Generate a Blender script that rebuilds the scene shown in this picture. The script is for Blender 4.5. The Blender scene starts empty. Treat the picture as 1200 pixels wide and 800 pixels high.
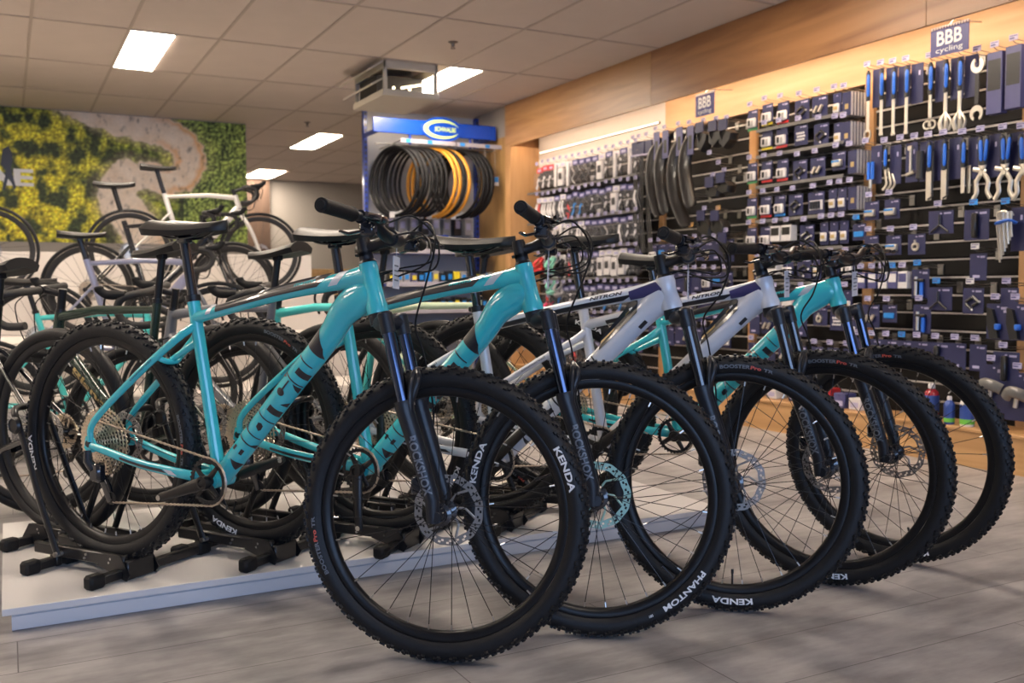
import bpy, bmesh, math, random
from mathutils import Vector, Matrix, noise
random.seed(7)
SC = bpy.context.scene
COL = SC.collection
V = Vector
pi = math.pi
rad = math.radians

# ------------------------------------------------------------------ materials
MATS = {}
def mat(name, col, rough=.5, metal=0., coat=0., var=0., vscale=8., bump=0., bscale=60., emit=None, estr=0., alpha=1., trans=0., spec=.5, sheen=0.):
    if name in MATS: return MATS[name]
    m = bpy.data.materials.new(name); m.use_nodes = True
    nt = m.node_tree; b = nt.nodes['Principled BSDF']
    b.inputs['Base Color'].default_value = (*col, 1)
    b.inputs['Roughness'].default_value = rough
    b.inputs['Metallic'].default_value = metal
    b.inputs['Coat Weight'].default_value = coat
    b.inputs['Coat Roughness'].default_value = .06
    b.inputs['Specular IOR Level'].default_value = spec
    b.inputs['Alpha'].default_value = alpha
    b.inputs['Transmission Weight'].default_value = trans
    if emit:
        b.inputs['Emission Color'].default_value = (*emit, 1)
        b.inputs['Emission Strength'].default_value = estr
    if var > 0 or bump > 0:
        tc = nt.nodes.new('ShaderNodeTexCoord')
    if var > 0:
        n = nt.nodes.new('ShaderNodeTexNoise'); n.inputs['Scale'].default_value = vscale; n.inputs['Detail'].default_value = 4
        nt.links.new(tc.outputs['Object'], n.inputs['Vector'])
        mx = nt.nodes.new('ShaderNodeMix'); mx.data_type = 'RGBA'
        mx.inputs[6].default_value = (*[max(0, c*(1-var)) for c in col], 1)
        mx.inputs[7].default_value = (*[min(1, c*(1+var)) for c in col], 1)
        nt.links.new(n.outputs['Fac'], mx.inputs[0]); nt.links.new(mx.outputs[2], b.inputs['Base Color'])
    if bump > 0:
        n2 = nt.nodes.new('ShaderNodeTexNoise'); n2.inputs['Scale'].default_value = bscale; n2.inputs['Detail'].default_value = 3
        nt.links.new(tc.outputs['Object'], n2.inputs['Vector'])
        bp = nt.nodes.new('ShaderNodeBump'); bp.inputs['Strength'].default_value = bump; bp.inputs['Distance'].default_value = .002
        nt.links.new(n2.outputs['Fac'], bp.inputs['Height']); nt.links.new(bp.outputs[0], b.inputs['Normal'])
    MATS[name] = m
    return m

def ramp(nt, stops):
    r = nt.nodes.new('ShaderNodeValToRGB')
    while len(r.color_ramp.elements) < len(stops): r.color_ramp.elements.new(.5)
    for e, (p, c) in zip(r.color_ramp.elements, stops):
        e.position = p; e.color = (*c, 1)
    return r

def wood(name, c1, c2, axis='Y', scale=1., rough=.45):
    m = bpy.data.materials.new(name); m.use_nodes = True
    nt = m.node_tree; b = nt.nodes['Principled BSDF']; L = nt.links.new
    tc = nt.nodes.new('ShaderNodeTexCoord'); mp = nt.nodes.new('ShaderNodeMapping')
    s = {'X': (.5, 6, 6), 'Y': (6, .5, 6), 'Z': (6, 6, .5)}[axis]
    mp.inputs['Scale'].default_value = tuple(k*scale for k in s)
    L(tc.outputs['Object'], mp.inputs['Vector'])
    n = nt.nodes.new('ShaderNodeTexNoise'); n.inputs['Scale'].default_value = 1.6; n.inputs['Detail'].default_value = 7; n.inputs['Distortion'].default_value = 1.2
    L(mp.outputs[0], n.inputs['Vector'])
    r = ramp(nt, [(.3, c1), (.5, tuple((a+b_)/2 for a, b_ in zip(c1, c2))), (.68, c2)])
    L(n.outputs['Fac'], r.inputs['Fac']); L(r.outputs[0], b.inputs['Base Color'])
    b.inputs['Roughness'].default_value = rough
    MATS[name] = m
    return m

TEAL = (.042, .50, .55)
M_TEAL = mat('celeste_paint', TEAL, .22, 0, .8)
M_TEAL2 = mat('pale_celeste_paint', (.07, .54, .52), .3, 0, .5)
M_WHITE = mat('silver_white_paint', (.64, .655, .70), .25, .0, .7)
M_BLACK = mat('satin_black', (.008, .008, .010), .36, 0, .1, spec=.4)
M_GLOSSB = mat('gloss_black', (.01, .011, .015), .15, 0, .8)
M_DECAL = mat('black_decal', (.012, .014, .02), .3, 0, .5)
M_PURP = mat('navy_decal', (.04, .035, .12), .3, 0, .5)
M_SILVDEC = mat('silver_decal', (.55, .62, .66), .35, .3)
M_GOLDDEC = mat('gold_decal', (.45, .33, .14), .35, .4)
M_TIRE = mat('tyre_rubber', (.0080, .0085, .0100), .52, 0, 0, .25, 30, .35, 120, spec=.32)
M_RUB = mat('black_rubber', (.0075, .0075, .008), .65, 0, 0, .2, 20, .3, 200, spec=.3)
M_RIM = mat('black_rim', (.007, .007, .008), .34, 0, .0, spec=.3)
M_SPOKE = mat('black_spoke', (.03, .03, .032), .3, .7)
M_STEEL = mat('brushed_steel', (.55, .54, .52), .3, 1., 0, .12, 40)
M_ROTOR = mat('rotor_steel', (.34, .33, .32), .48, .85, 0, .1, 60)
M_CASS = mat('cassette_steel', (.72, .62, .49), .30, 1., 0, .2, 50)
M_CHAIN = mat('chain_steel', (.46, .40, .34), .38, 1., 0, .3, 200)
M_ALU = mat('dark_alloy', (.045, .043, .042), .33, .75)
M_STANCH = mat('chrome_stanchion', (.075, .095, .15), .14, 1.)
M_FORK = mat('matte_fork_black', (.012, .014, .019), .38, 0, .1, spec=.35)
M_GREYTXT = mat('grey_lettering', (.13, .145, .17), .5)
M_WHTXT = mat('white_lettering', (.72, .72, .72), .55)
M_REDTXT = mat('red_lettering', (.6, .10, .07), .5)
M_SADDLE = mat('saddle_black', (.012, .012, .012), .45, 0, 0, .2, 30, .25, 300, spec=.4)
M_SADDLEG = mat('saddle_grey', (.20, .185, .18), .5, 0, 0, .1, 30)
M_TAG = mat('paper_tag', (.62, .62, .66), .6, 0, 0, .08, 40)
M_STAND = mat('stand_black', (.008, .008, .009), .36, 0, .15, spec=.4)
M_GREEN = mat('dark_green_paint', (.012, .035, .024), .22, 0, .7)
M_GREYP = mat('slate_grey_paint', (.16, .17, .19), .28, 0, .6)
M_LAV = mat('lavender_grey_paint', (.26, .26, .36), .28, 0, .6)
M_SAGE = mat('sage_paint', (.45, .55, .38), .3, 0, .5)
M_RDW = mat('road_white_paint', (.62, .60, .56), .25, 0, .7)
M_YEL = mat('acid_yellow_paint', (.72, .70, .12), .3, 0, .5)
M_TAPE = mat('bar_tape', (.025, .024, .023), .7, 0, 0, .2, 60, .3, 200)
M_HOODW = mat('pale_hood', (.55, .60, .65), .4)

# ------------------------------------------------------------------ mesh builder
def catmull(pts, k=6, closed=False):
    P = [V(p) for p in pts]; out = []; n = len(P)
    rng = range(n if closed else n-1)
    for i in rng:
        p1, p2 = P[i], P[(i+1) % n]
        p0 = P[i-1] if (i > 0 or closed) else p1*2-p2
        p3 = P[(i+2) % n] if (i+2 < n or closed) else p2*2-p1
        for j in range(k):
            t = j/k
            out.append(.5*((2*p1)+(p2-p0)*t+(2*p0-5*p1+4*p2-p3)*t*t+(3*p1-p0-3*p2+p3)*t**3))
    if not closed: out.append(P[-1])
    return out

def perp(t):
    a = V((0, 0, 1)) if abs(t.z) < .9 else V((1, 0, 0))
    return (a-t*t.dot(a)).normalized()

class MB:
    def __init__(s): s.v = []; s.f = []; s.m = []
    def add(s, vs, fs, m=0):
        o = len(s.v); s.v += [tuple(p) for p in vs]
        for f in fs: s.f.append(tuple(i+o for i in f)); s.m.append(m)
        return s
    def box(s, a, b, m=0):
        (x0, y0, z0), (x1, y1, z1) = a, b
        vs = [(x, y, z) for x in (x0, x1) for y in (y0, y1) for z in (z0, z1)]
        return s.add(vs, [(0, 1, 3, 2), (4, 6, 7, 5), (0, 4, 5, 1), (2, 3, 7, 6), (0, 2, 6, 4), (1, 5, 7, 3)], m)
    def cbox(s, a, b, c=.004, m=0, M=None):
        bm = bmesh.new(); lo = [min(p, q) for p, q in zip(a, b)]; hi = [max(p, q) for p, q in zip(a, b)]
        c = min(c, *[(h-l)*.45 for l, h in zip(lo, hi)])
        for i in (0, 1):
            for j in (0, 1):
                for k in (0, 1):
                    sg = (i, j, k); P = [hi[q] if sg[q] else lo[q] for q in range(3)]
                    I = [P[q]-c if sg[q] else P[q]+c for q in range(3)]
                    for q in range(3):
                        w = list(I); w[q] = P[q]
                        p = V(w)
                        bm.verts.new(M @ p if M else p)
        r = bmesh.ops.convex_hull(bm, input=bm.verts)
        bmesh.ops.dissolve_limit(bm, angle_limit=.02, verts=bm.verts, edges=bm.edges)
        bm.verts.index_update()
        s.add([v.co for v in bm.verts], [[v.index for v in f.verts] for f in bm.faces], m)
        bm.free(); return s
    def tube(s, pts, r, n=10, m=0, caps=True, ref=None, closed=False):
        P = [V(p) for p in pts]; N = len(P); vs = []; fs = []; a = None
        for i, p in enumerate(P):
            if closed: t = P[(i+1) % N]-P[i-1]
            else: t = P[min(i+1, N-1)]-P[max(i-1, 0)]
            if t.length < 1e-9: t = V((0, 0, 1))
            t.normalize()
            if ref is not None:
                b = V(ref)-t*t.dot(V(ref)); b.normalize(); a = t.cross(b)
            else:
                a = perp(t) if a is None else (a-t*t.dot(a))
                if a.length < 1e-6: a = perp(t)
                a.normalize(); b = t.cross(a)
            rr = r[i] if isinstance(r, list) else r
            ra, rb = rr if isinstance(rr, tuple) else (rr, rr)
            for k in range(n):
                th = 2*pi*k/n
                vs.append(p+a*(ra*math.cos(th))+b*(rb*math.sin(th)))
        R = N if closed else N-1
        for i in range(R):
            for k in range(n):
                j = (i+1) % N
                fs.append((i*n+k, i*n+(k+1) % n, j*n+(k+1) % n, j*n+k))
        if caps and not closed:
            fs.append(tuple(range(n))[::-1]); fs.append(tuple((N-1)*n+k for k in range(n)))
        return s.add(vs, fs, m)
    def lathe(s, o, ax, prof, n=32, m=0, closed=False, cap=False):
        o = V(o); ax = V(ax).normalized(); x = perp(ax); y = ax.cross(x); vs = []; fs = []; K = len(prof)
        for i in range(n):
            th = 2*pi*i/n; d = x*math.cos(th)+y*math.sin(th)
            for (r, h) in prof: vs.append(o+d*r+ax*h)
        for i in range(n):
            j = (i+1) % n
            for k in range(K if closed else K-1):
                l = (k+1) % K
                fs.append((i*K+k, j*K+k, j*K+l, i*K+l))
        if cap:
            fs.append(tuple(i*K for i in range(n))[::-1]); fs.append(tuple(i*K+K-1 for i in range(n)))
        return s.add(vs, fs, m)
    def cyl(s, p, q, r, n=16, m=0, r2=None):
        return s.tube([p, q], [r, r if r2 is None else r2], n, m)
    def prism(s, pts, o, u, v, w, m=0):
        o, u, v, w = V(o), V(u), V(v), V(w); n = len(pts)
        A = [o+u*x+v*y for x, y in pts]
        fs = [tuple(range(n))[::-1], tuple(range(n, 2*n))]
        for i in range(n):
            j = (i+1) % n; fs.append((i, j, n+j, n+i))
        return s.add(A+[p+w for p in A], fs, m)
    def ball(s, c, r, nu=12, nv=8, m=0):
        c = V(c); r = r if isinstance(r, tuple) else (r, r, r)
        vs = [c+V((0, 0, r[2]))]; fs = []
        for i in range(1, nv):
            ph = pi*i/nv
            for k in range(nu):
                th = 2*pi*k/nu; vs.append(c+V((r[0]*math.sin(ph)*math.cos(th), r[1]*math.sin(ph)*math.sin(th), r[2]*math.cos(ph))))
        vs.append(c-V((0, 0, r[2]))); L = len(vs)-1
        for k in range(nu): fs.append((0, 1+k, 1+(k+1) % nu))
        for i in range(nv-2):
            for k in range(nu):
                fs.append((1+i*nu+k, 1+(i+1)*nu+k, 1+(i+1)*nu+(k+1) % nu, 1+i*nu+(k+1) % nu))
        for k in range(nu): fs.append((L, 1+(nv-2)*nu+(k+1) % nu, 1+(nv-2)*nu+k))
        return s.add(vs, fs, m)
    def mesh(s, name, mats, smooth=True, angle=38):
        me = bpy.data.meshes.new(name); me.from_pydata(s.v, [], s.f)
        for m in (mats if isinstance(mats, (list, tuple)) else [mats]): me.materials.append(m)
        me.polygons.foreach_set('material_index', s.m)
        bm = bmesh.new(); bm.from_mesh(me); bmesh.ops.recalc_face_normals(bm, faces=bm.faces); bm.to_mesh(me); bm.free()
        if smooth:
            me.polygons.foreach_set('use_smooth', [True]*len(me.polygons))
            me.set_sharp_from_angle(angle=rad(angle))
        me.update(); return me
    def build(s, name, mats, parent=None, **k):
        return link(name, s.mesh(name, mats, **k), parent)

def link(name, me, parent=None):
    o = bpy.data.objects.new(name, me); COL.objects.link(o)
    if parent: o.parent = parent
    return o
def tag(o, label, cat, group=None, kind=None):
    if label: o['label'] = label
    if cat: o['category'] = cat
    if group: o['group'] = group
    if kind: o['kind'] = kind
    return o
def struct(name, mb, mats, label=None, **k):
    o = mb.build(name, mats, **k); o['kind'] = 'structure'
    if label: o['label'] = label
    return o

# ------------------------------------------------------------------ lettering
_TC = {}
def text2d(t, bold=0., spacing=1., shear=0.):
    k = (t, bold, spacing, shear)
    if k in _TC: return _TC[k]
    cu = bpy.data.curves.new('lettering', 'FONT'); cu.body = t; cu.size = 1.; cu.offset = bold; cu.space_character = spacing; cu.shear = shear
    cu.align_x = 'CENTER'; cu.resolution_u = 3; cu.fill_mode = 'FRONT' if False else 'BOTH'
    o = bpy.data.objects.new('lettering', cu); COL.objects.link(o)
    dg = bpy.context.evaluated_depsgraph_get(); me = o.evaluated_get(dg).to_mesh()
    vs = [(v.co.x, v.co.y) for v in me.vertices]; fs = [tuple(p.vertices) for p in me.polygons]
    o.evaluated_get(dg).to_mesh_clear(); bpy.data.objects.remove(o); bpy.data.curves.remove(cu)
    if vs:
        ys = [y for _, y in vs]; mid = (max(ys)+min(ys))/2; h = max(ys)-min(ys); xs = [x for x, _ in vs]; cx = (max(xs)+min(xs))/2
        vs = [((x-cx)/h, (y-mid)/h) for x, y in vs]
    _TC[k] = (vs, fs); return _TC[k]
def lettering(mb, t, fn, h, m=0, bold=0., spacing=1., shear=0., w=None, cuts=0):
    """lay text of height h out through fn(x, y) -> point"""
    vs, fs = text2d(t, bold, spacing, shear)
    if not vs: return
    xs = [x for x, _ in vs]; W = max(xs)-min(xs); sx = (w/W) if w else h
    if cuts:
        bm = bmesh.new(); bv = [bm.verts.new((x*sx, y*h, 0)) for x, y in vs]
        for f in fs:
            try: bm.faces.new([bv[i] for i in f])
            except ValueError: pass
        for c in range(1, cuts):
            bmesh.ops.bisect_plane(bm, geom=bm.verts[:]+bm.edges[:]+bm.faces[:], plane_co=(0, (c/cuts-.5)*h, 0), plane_no=(0, 1, 0))
        bm.verts.index_update()
        mb.add([fn(v.co.x, v.co.y) for v in bm.verts], [[v.index for v in f.verts] for f in bm.faces], m); bm.free()
    else:
        mb.add([fn(x*sx, y*h) for x, y in vs], fs, m)
def polys(mb, plist, fn, m=0, cuts=8, xstep=None):
    bm = bmesh.new()
    for P in plist:
        bm.faces.new([bm.verts.new((x, y, 0)) for x, y in P])
    for c in range(1, cuts):
        bmesh.ops.bisect_plane(bm, geom=bm.verts[:]+bm.edges[:]+bm.faces[:], plane_co=(0, c/cuts, 0), plane_no=(0, 1, 0))
    if xstep:
        xs = [v.co.x for v in bm.verts]; x = min(xs)+xstep
        while x < max(xs):
            bmesh.ops.bisect_plane(bm, geom=bm.verts[:]+bm.edges[:]+bm.faces[:], plane_co=(x, 0, 0), plane_no=(1, 0, 0)); x += xstep
    bmesh.ops.triangulate(bm, faces=[f for f in bm.faces if len(f.verts) > 4])
    bm.verts.index_update()
    mb.add([fn(v.co.x, v.co.y) for v in bm.verts], [[v.index for v in f.verts] for f in bm.faces], m); bm.free()

# ------------------------------------------------------------------ templates (a thing's parts, shared by its copies)
class Tpl:
    def __init__(s): s.p = []
    def part(s, key, name, parent, mesh, mode='fix', loc=None, label=None):
        s.p.append((key, name, parent, mesh, mode, loc, label)); return s
def inst(tpl, name, M, label, cat, group=None, xf=None, skip=(), swap=None):
    """root Empty + one object per part; xf maps a mode to a local matrix"""
    r = bpy.data.objects.new(name, None); COL.objects.link(r); r.matrix_world = M
    r.empty_display_size = .05
    tag(r, label, cat, group); D = {None: r}
    for key, nm, par, me, mode, loc, lab in tpl.p:
        if key in skip or par in skip: continue
        if swap and key in swap: me = swap[key]
        o = bpy.data.objects.new(nm, me); COL.objects.link(o); o.parent = D[par]
        T = Matrix.Translation(loc) if loc is not None else Matrix.Identity(4)
        X = (xf or {}).get(mode, Matrix.Identity(4)) @ T
        X = X @ (xf or {}).get('spin_'+key, Matrix.Identity(4))
        o.matrix_local = X
        if lab: o['label'] = lab
        D[key] = o
    return r
def rot_about(p, ax, ang):
    return Matrix.Translation(p) @ Matrix.Rotation(ang, 4, V(ax)) @ Matrix.Translation(-V(p))
def bike_matrix(x, y, h, z=0.):
    return Matrix.Translation((x, y, z)) @ Matrix.Rotation(rad(h-90), 4, 'Z')

# --- wheels (axle along y, drive side at -y)
def tyre_mesh(name, Rc, rt, knobs=True, nseg=96):
    mb = MB(); prof = []
    for k in range(18):
        a = 2*pi*k/18
        if math.cos(a) < -.86: continue
        prof.append((Rc+rt*math.cos(a), rt*math.sin(a)))
    prof = sorted(prof, key=lambda q: math.atan2(q[1], q[0]-Rc))
    mb.lathe((0, 0, 0), (0, 1, 0), prof, nseg, closed=True)
    if knobs:
        N = 108
        def knob(th, lat, w, l, hgt):
            c = V((math.sin(th), 0, math.cos(th))); t = V((math.cos(th), 0, -math.sin(th))); yv = V((0, 1, 0))
            nrm = (c*math.cos(lat)+yv*math.sin(lat)); s = (yv*math.cos(lat)-c*math.sin(lat))
            o = c*Rc+nrm*(rt-.0015); vs = []
            for h, q in ((0, 1.), (hgt+.0015, .8)):
                for a, b in ((-1, -1), (1, -1), (1, 1), (-1, 1)): vs.append(o+t*(a*l*q/2)+s*(b*w*q/2)+nrm*h)
            mb.add(vs, [(4, 5, 6, 7), (0, 1, 5, 4), (1, 2, 6, 5), (2, 3, 7, 6), (3, 0, 4, 7)])
        for i in range(N):
            th = 2*pi*i/N
            for sg in (-1, 1):
                if i % 2 == 0: knob(th, sg*.20, .0078, .0095, .0042)
                else: knob(th, sg*.38, .0085, .009, .0042)
                knob(th+(.5 if i % 2 else 0)*2*pi/N, sg*(1.02 if i % 2 else .90), .0095, .0105 if i % 2 else .0085, .0050)
                if i % 2 == 0: knob(th+.6*2*pi/N, sg*.62, .0075, .0085, .0042)
    return mb.mesh(name, M_TIRE)
def rim_mesh(name, ro, ri, w, m=None):
    mb = MB(); h = w/2
    mb.lathe((0, 0, 0), (0, 1, 0), [(ro, -h), (ro-.004, -h-.001), (ri+.004, -h*.8), (ri, -h*.35), (ri, h*.35), (ri+.004, h*.8), (ro-.004, h+.001), (ro, h)], 96, closed=True)
    return mb.mesh(name, m or M_RIM, angle=50)
def spoke_mesh(name, ri, n=32, rh=.024, w=.028, nip=True):
    mb = MB()
    for i in range(n):
        a = 2*pi*(i+.5)/n; sd = 1 if i % 2 else -1
        off = (2*pi/n)*3.1*(1 if (i//2) % 2 else -1)
        p = V((rh*math.sin(a+off), sd*w, rh*math.cos(a+off))); q = V((ri*math.sin(a), sd*.003, ri*math.cos(a)))
        mb.tube([p, q], .0011, 5, 0, False)
        d = (p-q).normalized()
        if nip: mb.tube([q, q+d*.014], .0022, 6, 1)
    return mb.mesh(name, [M_SPOKE, M_STEEL])
def hub_mesh(name, w=.05, rf=.026, mats=None):
    mb = MB()
    mb.lathe((0, 0, 0), (0, 1, 0), [(.006, -w-.012), (.011, -w-.012), (.012, -w), (.018, -w+.006), (.020, -.034), (rf+.003, -.030), (rf+.003, -.026), (.016, -.020), (.014, 0), (.016, .020), (rf+.003, .026), (rf+.003, .030), (.020, .034), (.018, w-.006), (.012, w), (.011, w+.012), (.006, w+.012)], 24, cap=True)
    return mb.mesh(name, mats or M_GLOSSB)
def rotor_mesh(name, R=.090, y=.045, spider=M_BLACK):
    mb = MB(); N = 72; t = .0011
    rs = [R-.020, R-.015, R-.0095, R-.004, R]
    def wave(i, r): return r+(.0012*math.sin(i*2*pi*12/N) if r in (rs[0], rs[-1]) else 0)
    for i in range(N):
        a0, a1 = 2*pi*i/N, 2*pi*(i+1)/N
        for k in range(4):
            if (k == 1 and i % 3 == 0) or (k == 2 and i % 3 == 1): continue
            q = []
            for a, ii, r in ((a0, i, rs[k]), (a1, i+1, rs[k]), (a1, i+1, rs[k+1]), (a0, i, rs[k+1])):
                rr = wave(ii, r); q.append((rr*math.sin(a), rr*math.cos(a)))
            mb.prism(q, (0, y-t, 0), (1, 0, 0), (0, 0, 1), (0, 2*t, 0), 0)
    for i in range(6):
        a = 2*pi*i/6
        mb.tube([(.016*math.sin(a), y, .016*math.cos(a)), (.045*math.sin(a+.25), y, .045*math.cos(a+.25)), ((R-.019)*math.sin(a+.62), y, (R-.019)*math.cos(a+.62))], [(.0035, .0012), (.003, .0012), (.0035, .0012)], 8, 0, ref=(0, 1, 0))
    mb.lathe((0, y, 0), (0, 1, 0), [(.010, -.004), (.024, -.003), (.024, .003), (.010, .004)], 24, 1, closed=True)
    return mb.mesh(name, [M_ROTOR, spider])
def gear_pts(R, n, d=.0045, ri=None):
    P = []
    for i in range(n):
        for f, r in ((.05, R-d), (.3, R), (.5, R), (.75, R-d)):
            a = 2*pi*(i+f)/n; P.append((r*math.sin(a), r*math.cos(a)))
    return P
def ring(mb, R, n, ri, y, t, m=0, d=.0045):
    P = gear_pts(R, n, d); N = len(P); vs = []; fs = []
    for yy in (y-t/2, y+t/2):
        for (x, z) in P: vs.append((x, yy, z))
        for (x, z) in P:
            q = math.hypot(x, z); vs.append((x/q*ri, yy, z/q*ri))
    for i in range(N):
        j = (i+1) % N
        fs += [(i, j, N+j, N+i), (2*N+i, 3*N+i, 3*N+j, 2*N+j), (i, 2*N+i, 2*N+j, j), (N+i, N+j, 3*N+j, 3*N+i)]
    mb.add(vs, fs, m)
def cassette_mesh(name, big=.105, n=12, y0=-.020, small=.022):
    mb = MB()
    for k in range(n):
        f = k/(n-1); R = big*(1-f)+small*f if k else big
        R = small+(big-small)*(1-f)**1.35
        teeth = max(11, int(R*2*pi/.0127)); ri = max(.014, R-.0085)
        ring(mb, R, teeth, ri, y0-k*.0038, .0018, 0)
        if k < 7:
            for i in range(6):
                a = 2*pi*i/6+k*.2
                mb.tube([(.02*math.sin(a), y0-k*.0038, .02*math.cos(a)), (ri*1.02*math.sin(a+.4), y0-k*.0038, ri*1.02*math.cos(a+.4))], [(.004, .0008), (.0045, .0008)], 6, 0 if k < 2 else 1, ref=(0, 1, 0))
    mb.lathe((0, 0, 0), (0, 1, 0), [(.012, y0), (.0175, y0), (.0175, y0-n*.0038), (.008, y0-n*.0038-.003)], 24, 1)
    return mb.mesh(name, [M_CASS, M_ALU])
def tyre_text(name, Rc, rt, items, Rm, mats):
    out = []
    for grp in items:
      mb = MB()
      for t, deg, h, m, w in grp:
        a0 = rad(deg)
        def fn(x, y, a0=a0):
            r = Rm+y; a = a0+x/Rm; yy = -math.sqrt(max(1e-8, (rt+.0012)**2-(r-Rc)**2))
            return V((r*math.sin(a), yy, r*math.cos(a)))
        lettering(mb, t, fn, h, m, bold=.03, w=w)
      out.append(mb.mesh(name, mats, smooth=False))
    return out

RC, RT = .3395, .0278
W_TYRE = tyre_mesh('knobby_tyre', RC, RT)
W_RIM = rim_mesh('wheel_rim', .3175, .2935, .030)
W_SPOKE = spoke_mesh('spoke_lacing', .2945)
W_HUBF = hub_mesh('front_hub'); W_HUBR = hub_mesh('rear_hub', .066)
W_ROTOR = rotor_mesh('brake_rotor', .091, .050); W_ROTORM = W_ROTOR.copy(); W_ROTORM.materials[0] = mat('rotor_mint_reflection', (.30, .46, .38), .45, .6)  # mint reflection painted into the base colour of the rotor steel
W_ROTORR = rotor_mesh('brake_rotor_small', .080, .056)
W_CASS = cassette_mesh('sprocket_cassette')
TXT_A = tyre_text('tyre_lettering', RC, RT, [[('KENDA', 0, .017, 0, .115)], [('BOOSTER', 180, .011, 1, .085), ('Pro', 190, .010, 2, .03), ('TR', 196, .009, 1, .028)]], .3365, [M_WHTXT, M_GREYTXT, M_REDTXT])
TXT_B = tyre_text('tyre_lettering', RC, RT, [[('PHANTOM', 0, .015, 0, .145), ('DRY', 19, .006, 0, .012)], [('KENDA', 150, .017, 0, .115)]], .3365, [M_WHTXT])

def ell(pts, ra, rb): return [(ra, rb)]*len(pts)

def make_mtb(body, accent, size, style):
    """bike as it stands: rear axle at (0, .474), front axle at (1.192, .371); x forward, y left, z up"""
    T = Tpl(); y1 = V((0, 1, 0))
    RA = V((0, 0, .474)); BB = V((.455, 0, .395)); FA = V((1.192, 0, .371))
    a = V((.24, 0, -.971)).normalized(); p = V((.971, 0, .24)).normalized()
    HB = V((1.010, 0, .872)); big = size == 'L'
    HT = HB-a*(.128 if big else .092)
    ST = V((.365, 0, .905)) if big else V((.375, 0, .865)); SJ = V((.375, 0, .852)) if big else V((.386, 0, .805))
    # frame
    f = MB()
    f.tube([HT+a*-.002, HT+a*.012, HT+a*.03, (HT+HB)/2, HB-a*.03, HB-a*.012, HB+a*.002], [q*(1. if style == 'celeste' else 1.14) for q in (.0235, .0255, .0238, .0235, .0255, .029, .028)], 24, 0)
    if style != 'celeste':
        hm = HT*.5+HB*.5; f.tube(catmull([hm-p*.004, hm-p*.04+V((0, 0, -.008)), hm-p*.08+V((0, 0, -.018)), hm-p*.115+V((0, 0, -.028))], 5), [(.046-.030*(i/15)**1.1, .022-.009*i/15) for i in range(16)], 18, 0, ref=(0, 1, 0))
    f.tube([HT-a*.010, HT-a*.002], [.020, .0245], 20, 1)
    f.tube([HB+a*.002, HB+a*.010], [.027, .024], 20, 1)
    if style == 'celeste':
        dt = catmull([HB-a*.052-p*.004, HB-a*.05-p*.045, HB-a*.035-p*.105+V((0, 0, -.010)), V((.845, 0, .800)), V((.70, 0, .652)), V((.56, 0, .505)), BB+V((.012, 0, .012))], 6)
        n = len(dt); rr = []
        for i, q in enumerate(dt):
            k = i/(n-1); h = .033+.011*math.exp(-((k-.22)/.16)**2)-.004*max(0, k-.6)/.4; w = .026+.004*math.exp(-((k-.35)/.3)**2)
            rr.append((h, w))
        rr[0] = (.036, .024)
    else:
        q0 = HB-a*.044-p*.004
        dt = catmull([q0, q0.lerp(BB, .06)+V((0, 0, .006)), q0.lerp(BB, .14)+V((0, 0, .007)), q0.lerp(BB, .3)+V((0, 0, .003)), q0.lerp(BB, .55), q0.lerp(BB, .8), BB+V((.012, 0, .012))], 6)
        n = len(dt); rr = []
        for i, q in enumerate(dt):
            k = i/(n-1); h = .029+.020*max(0, 1-k/.62)**1.2; w = .026+.003*math.exp(-((k-.3)/.3)**2)
            rr.append((h, w))
        rr[0] = (.040, .024)
    f.tube(dt, rr, 24, 0, ref=(0, 1, 0))
    tq = HT+a*.028-p*.006; tt = catmull([tq, tq.lerp(SJ, .14)+V((0, 0, .002)), tq.lerp(SJ, .5)+V((0, 0, .007)), tq.lerp(SJ, .92)+V((0, 0, .002)), SJ], 6)
    n = len(tt); rt = [(.030-.013*min(1, i/(n*.45)), .024-.006*i/n) for i in range(n)]
    f.tube(tt, rt, 20, 0, ref=(0, 1, 0))
    f.tube([ST, ST*.93+BB*.07, ST*.5+BB*.5, ST*.1+BB*.9, BB], [.0185, .0175, .0175, .019, .021], 20, 0)
    f.tube([ST+V((.002, 0, -.006)), ST+V((-.001, 0, .012))], [.0215, .0215], 20, 1)
    f.cbox((ST.x-.030, -.008, ST.z-.006), (ST.x-.016, .008, ST.z+.010), .003, 1)
    f.cyl(BB-y1*.037, BB+y1*.037, .0235, 24, 0)
    for s in (-1, 1):
        ys = y1*s
        cs = catmull([BB+V((-.02, 0, .002))+ys*.030, BB+V((-.09, 0, .012))+ys*.043, BB*.45+RA*.55+ys*.060+V((0, 0, -.012)), RA+V((.05, 0, -.014))+ys*.070, RA+V((.008, 0, -.006))+ys*.072], 5)
        f.tube(cs, [(.016-.005*i/len(cs), .009) for i in range(len(cs))], 14, 0, ref=(0, 1, 0))
        ss = catmull([SJ+V((.002, 0, -.022))+ys*.010, SJ+V((-.045, 0, -.060))+ys*.034, SJ*.55+RA*.45+ys*.055+V((-.010, 0, .008)), RA+V((.022, 0, .072))+ys*.068, RA+V((.004, 0, .006))+ys*.072], 5)
        f.tube(ss, [(.0125-.002*i/len(ss), .0085) for i in range(len(ss))], 14, 0, ref=(0, 1, 0))
        f.prism([(-.020, -.014), (-.012, .022), (.016, .020), (.030, .002), (.022, -.024), (-.008, -.026)], RA+ys*.069, (1, 0, 0), (0, 0, 1), ys*.006, 0)
        f.cyl(RA+ys*.060, RA+ys*.080, .009, 14, 1)
    br = SJ*.72+RA*.28
    f.tube(catmull([br+V((-.012, -.047, -.004)), br+V((.006, -.02, -.020)), br+V((.006, .02, -.020)), br+V((-.012, .047, -.004))], 5), .0085, 12, 0)
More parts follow.
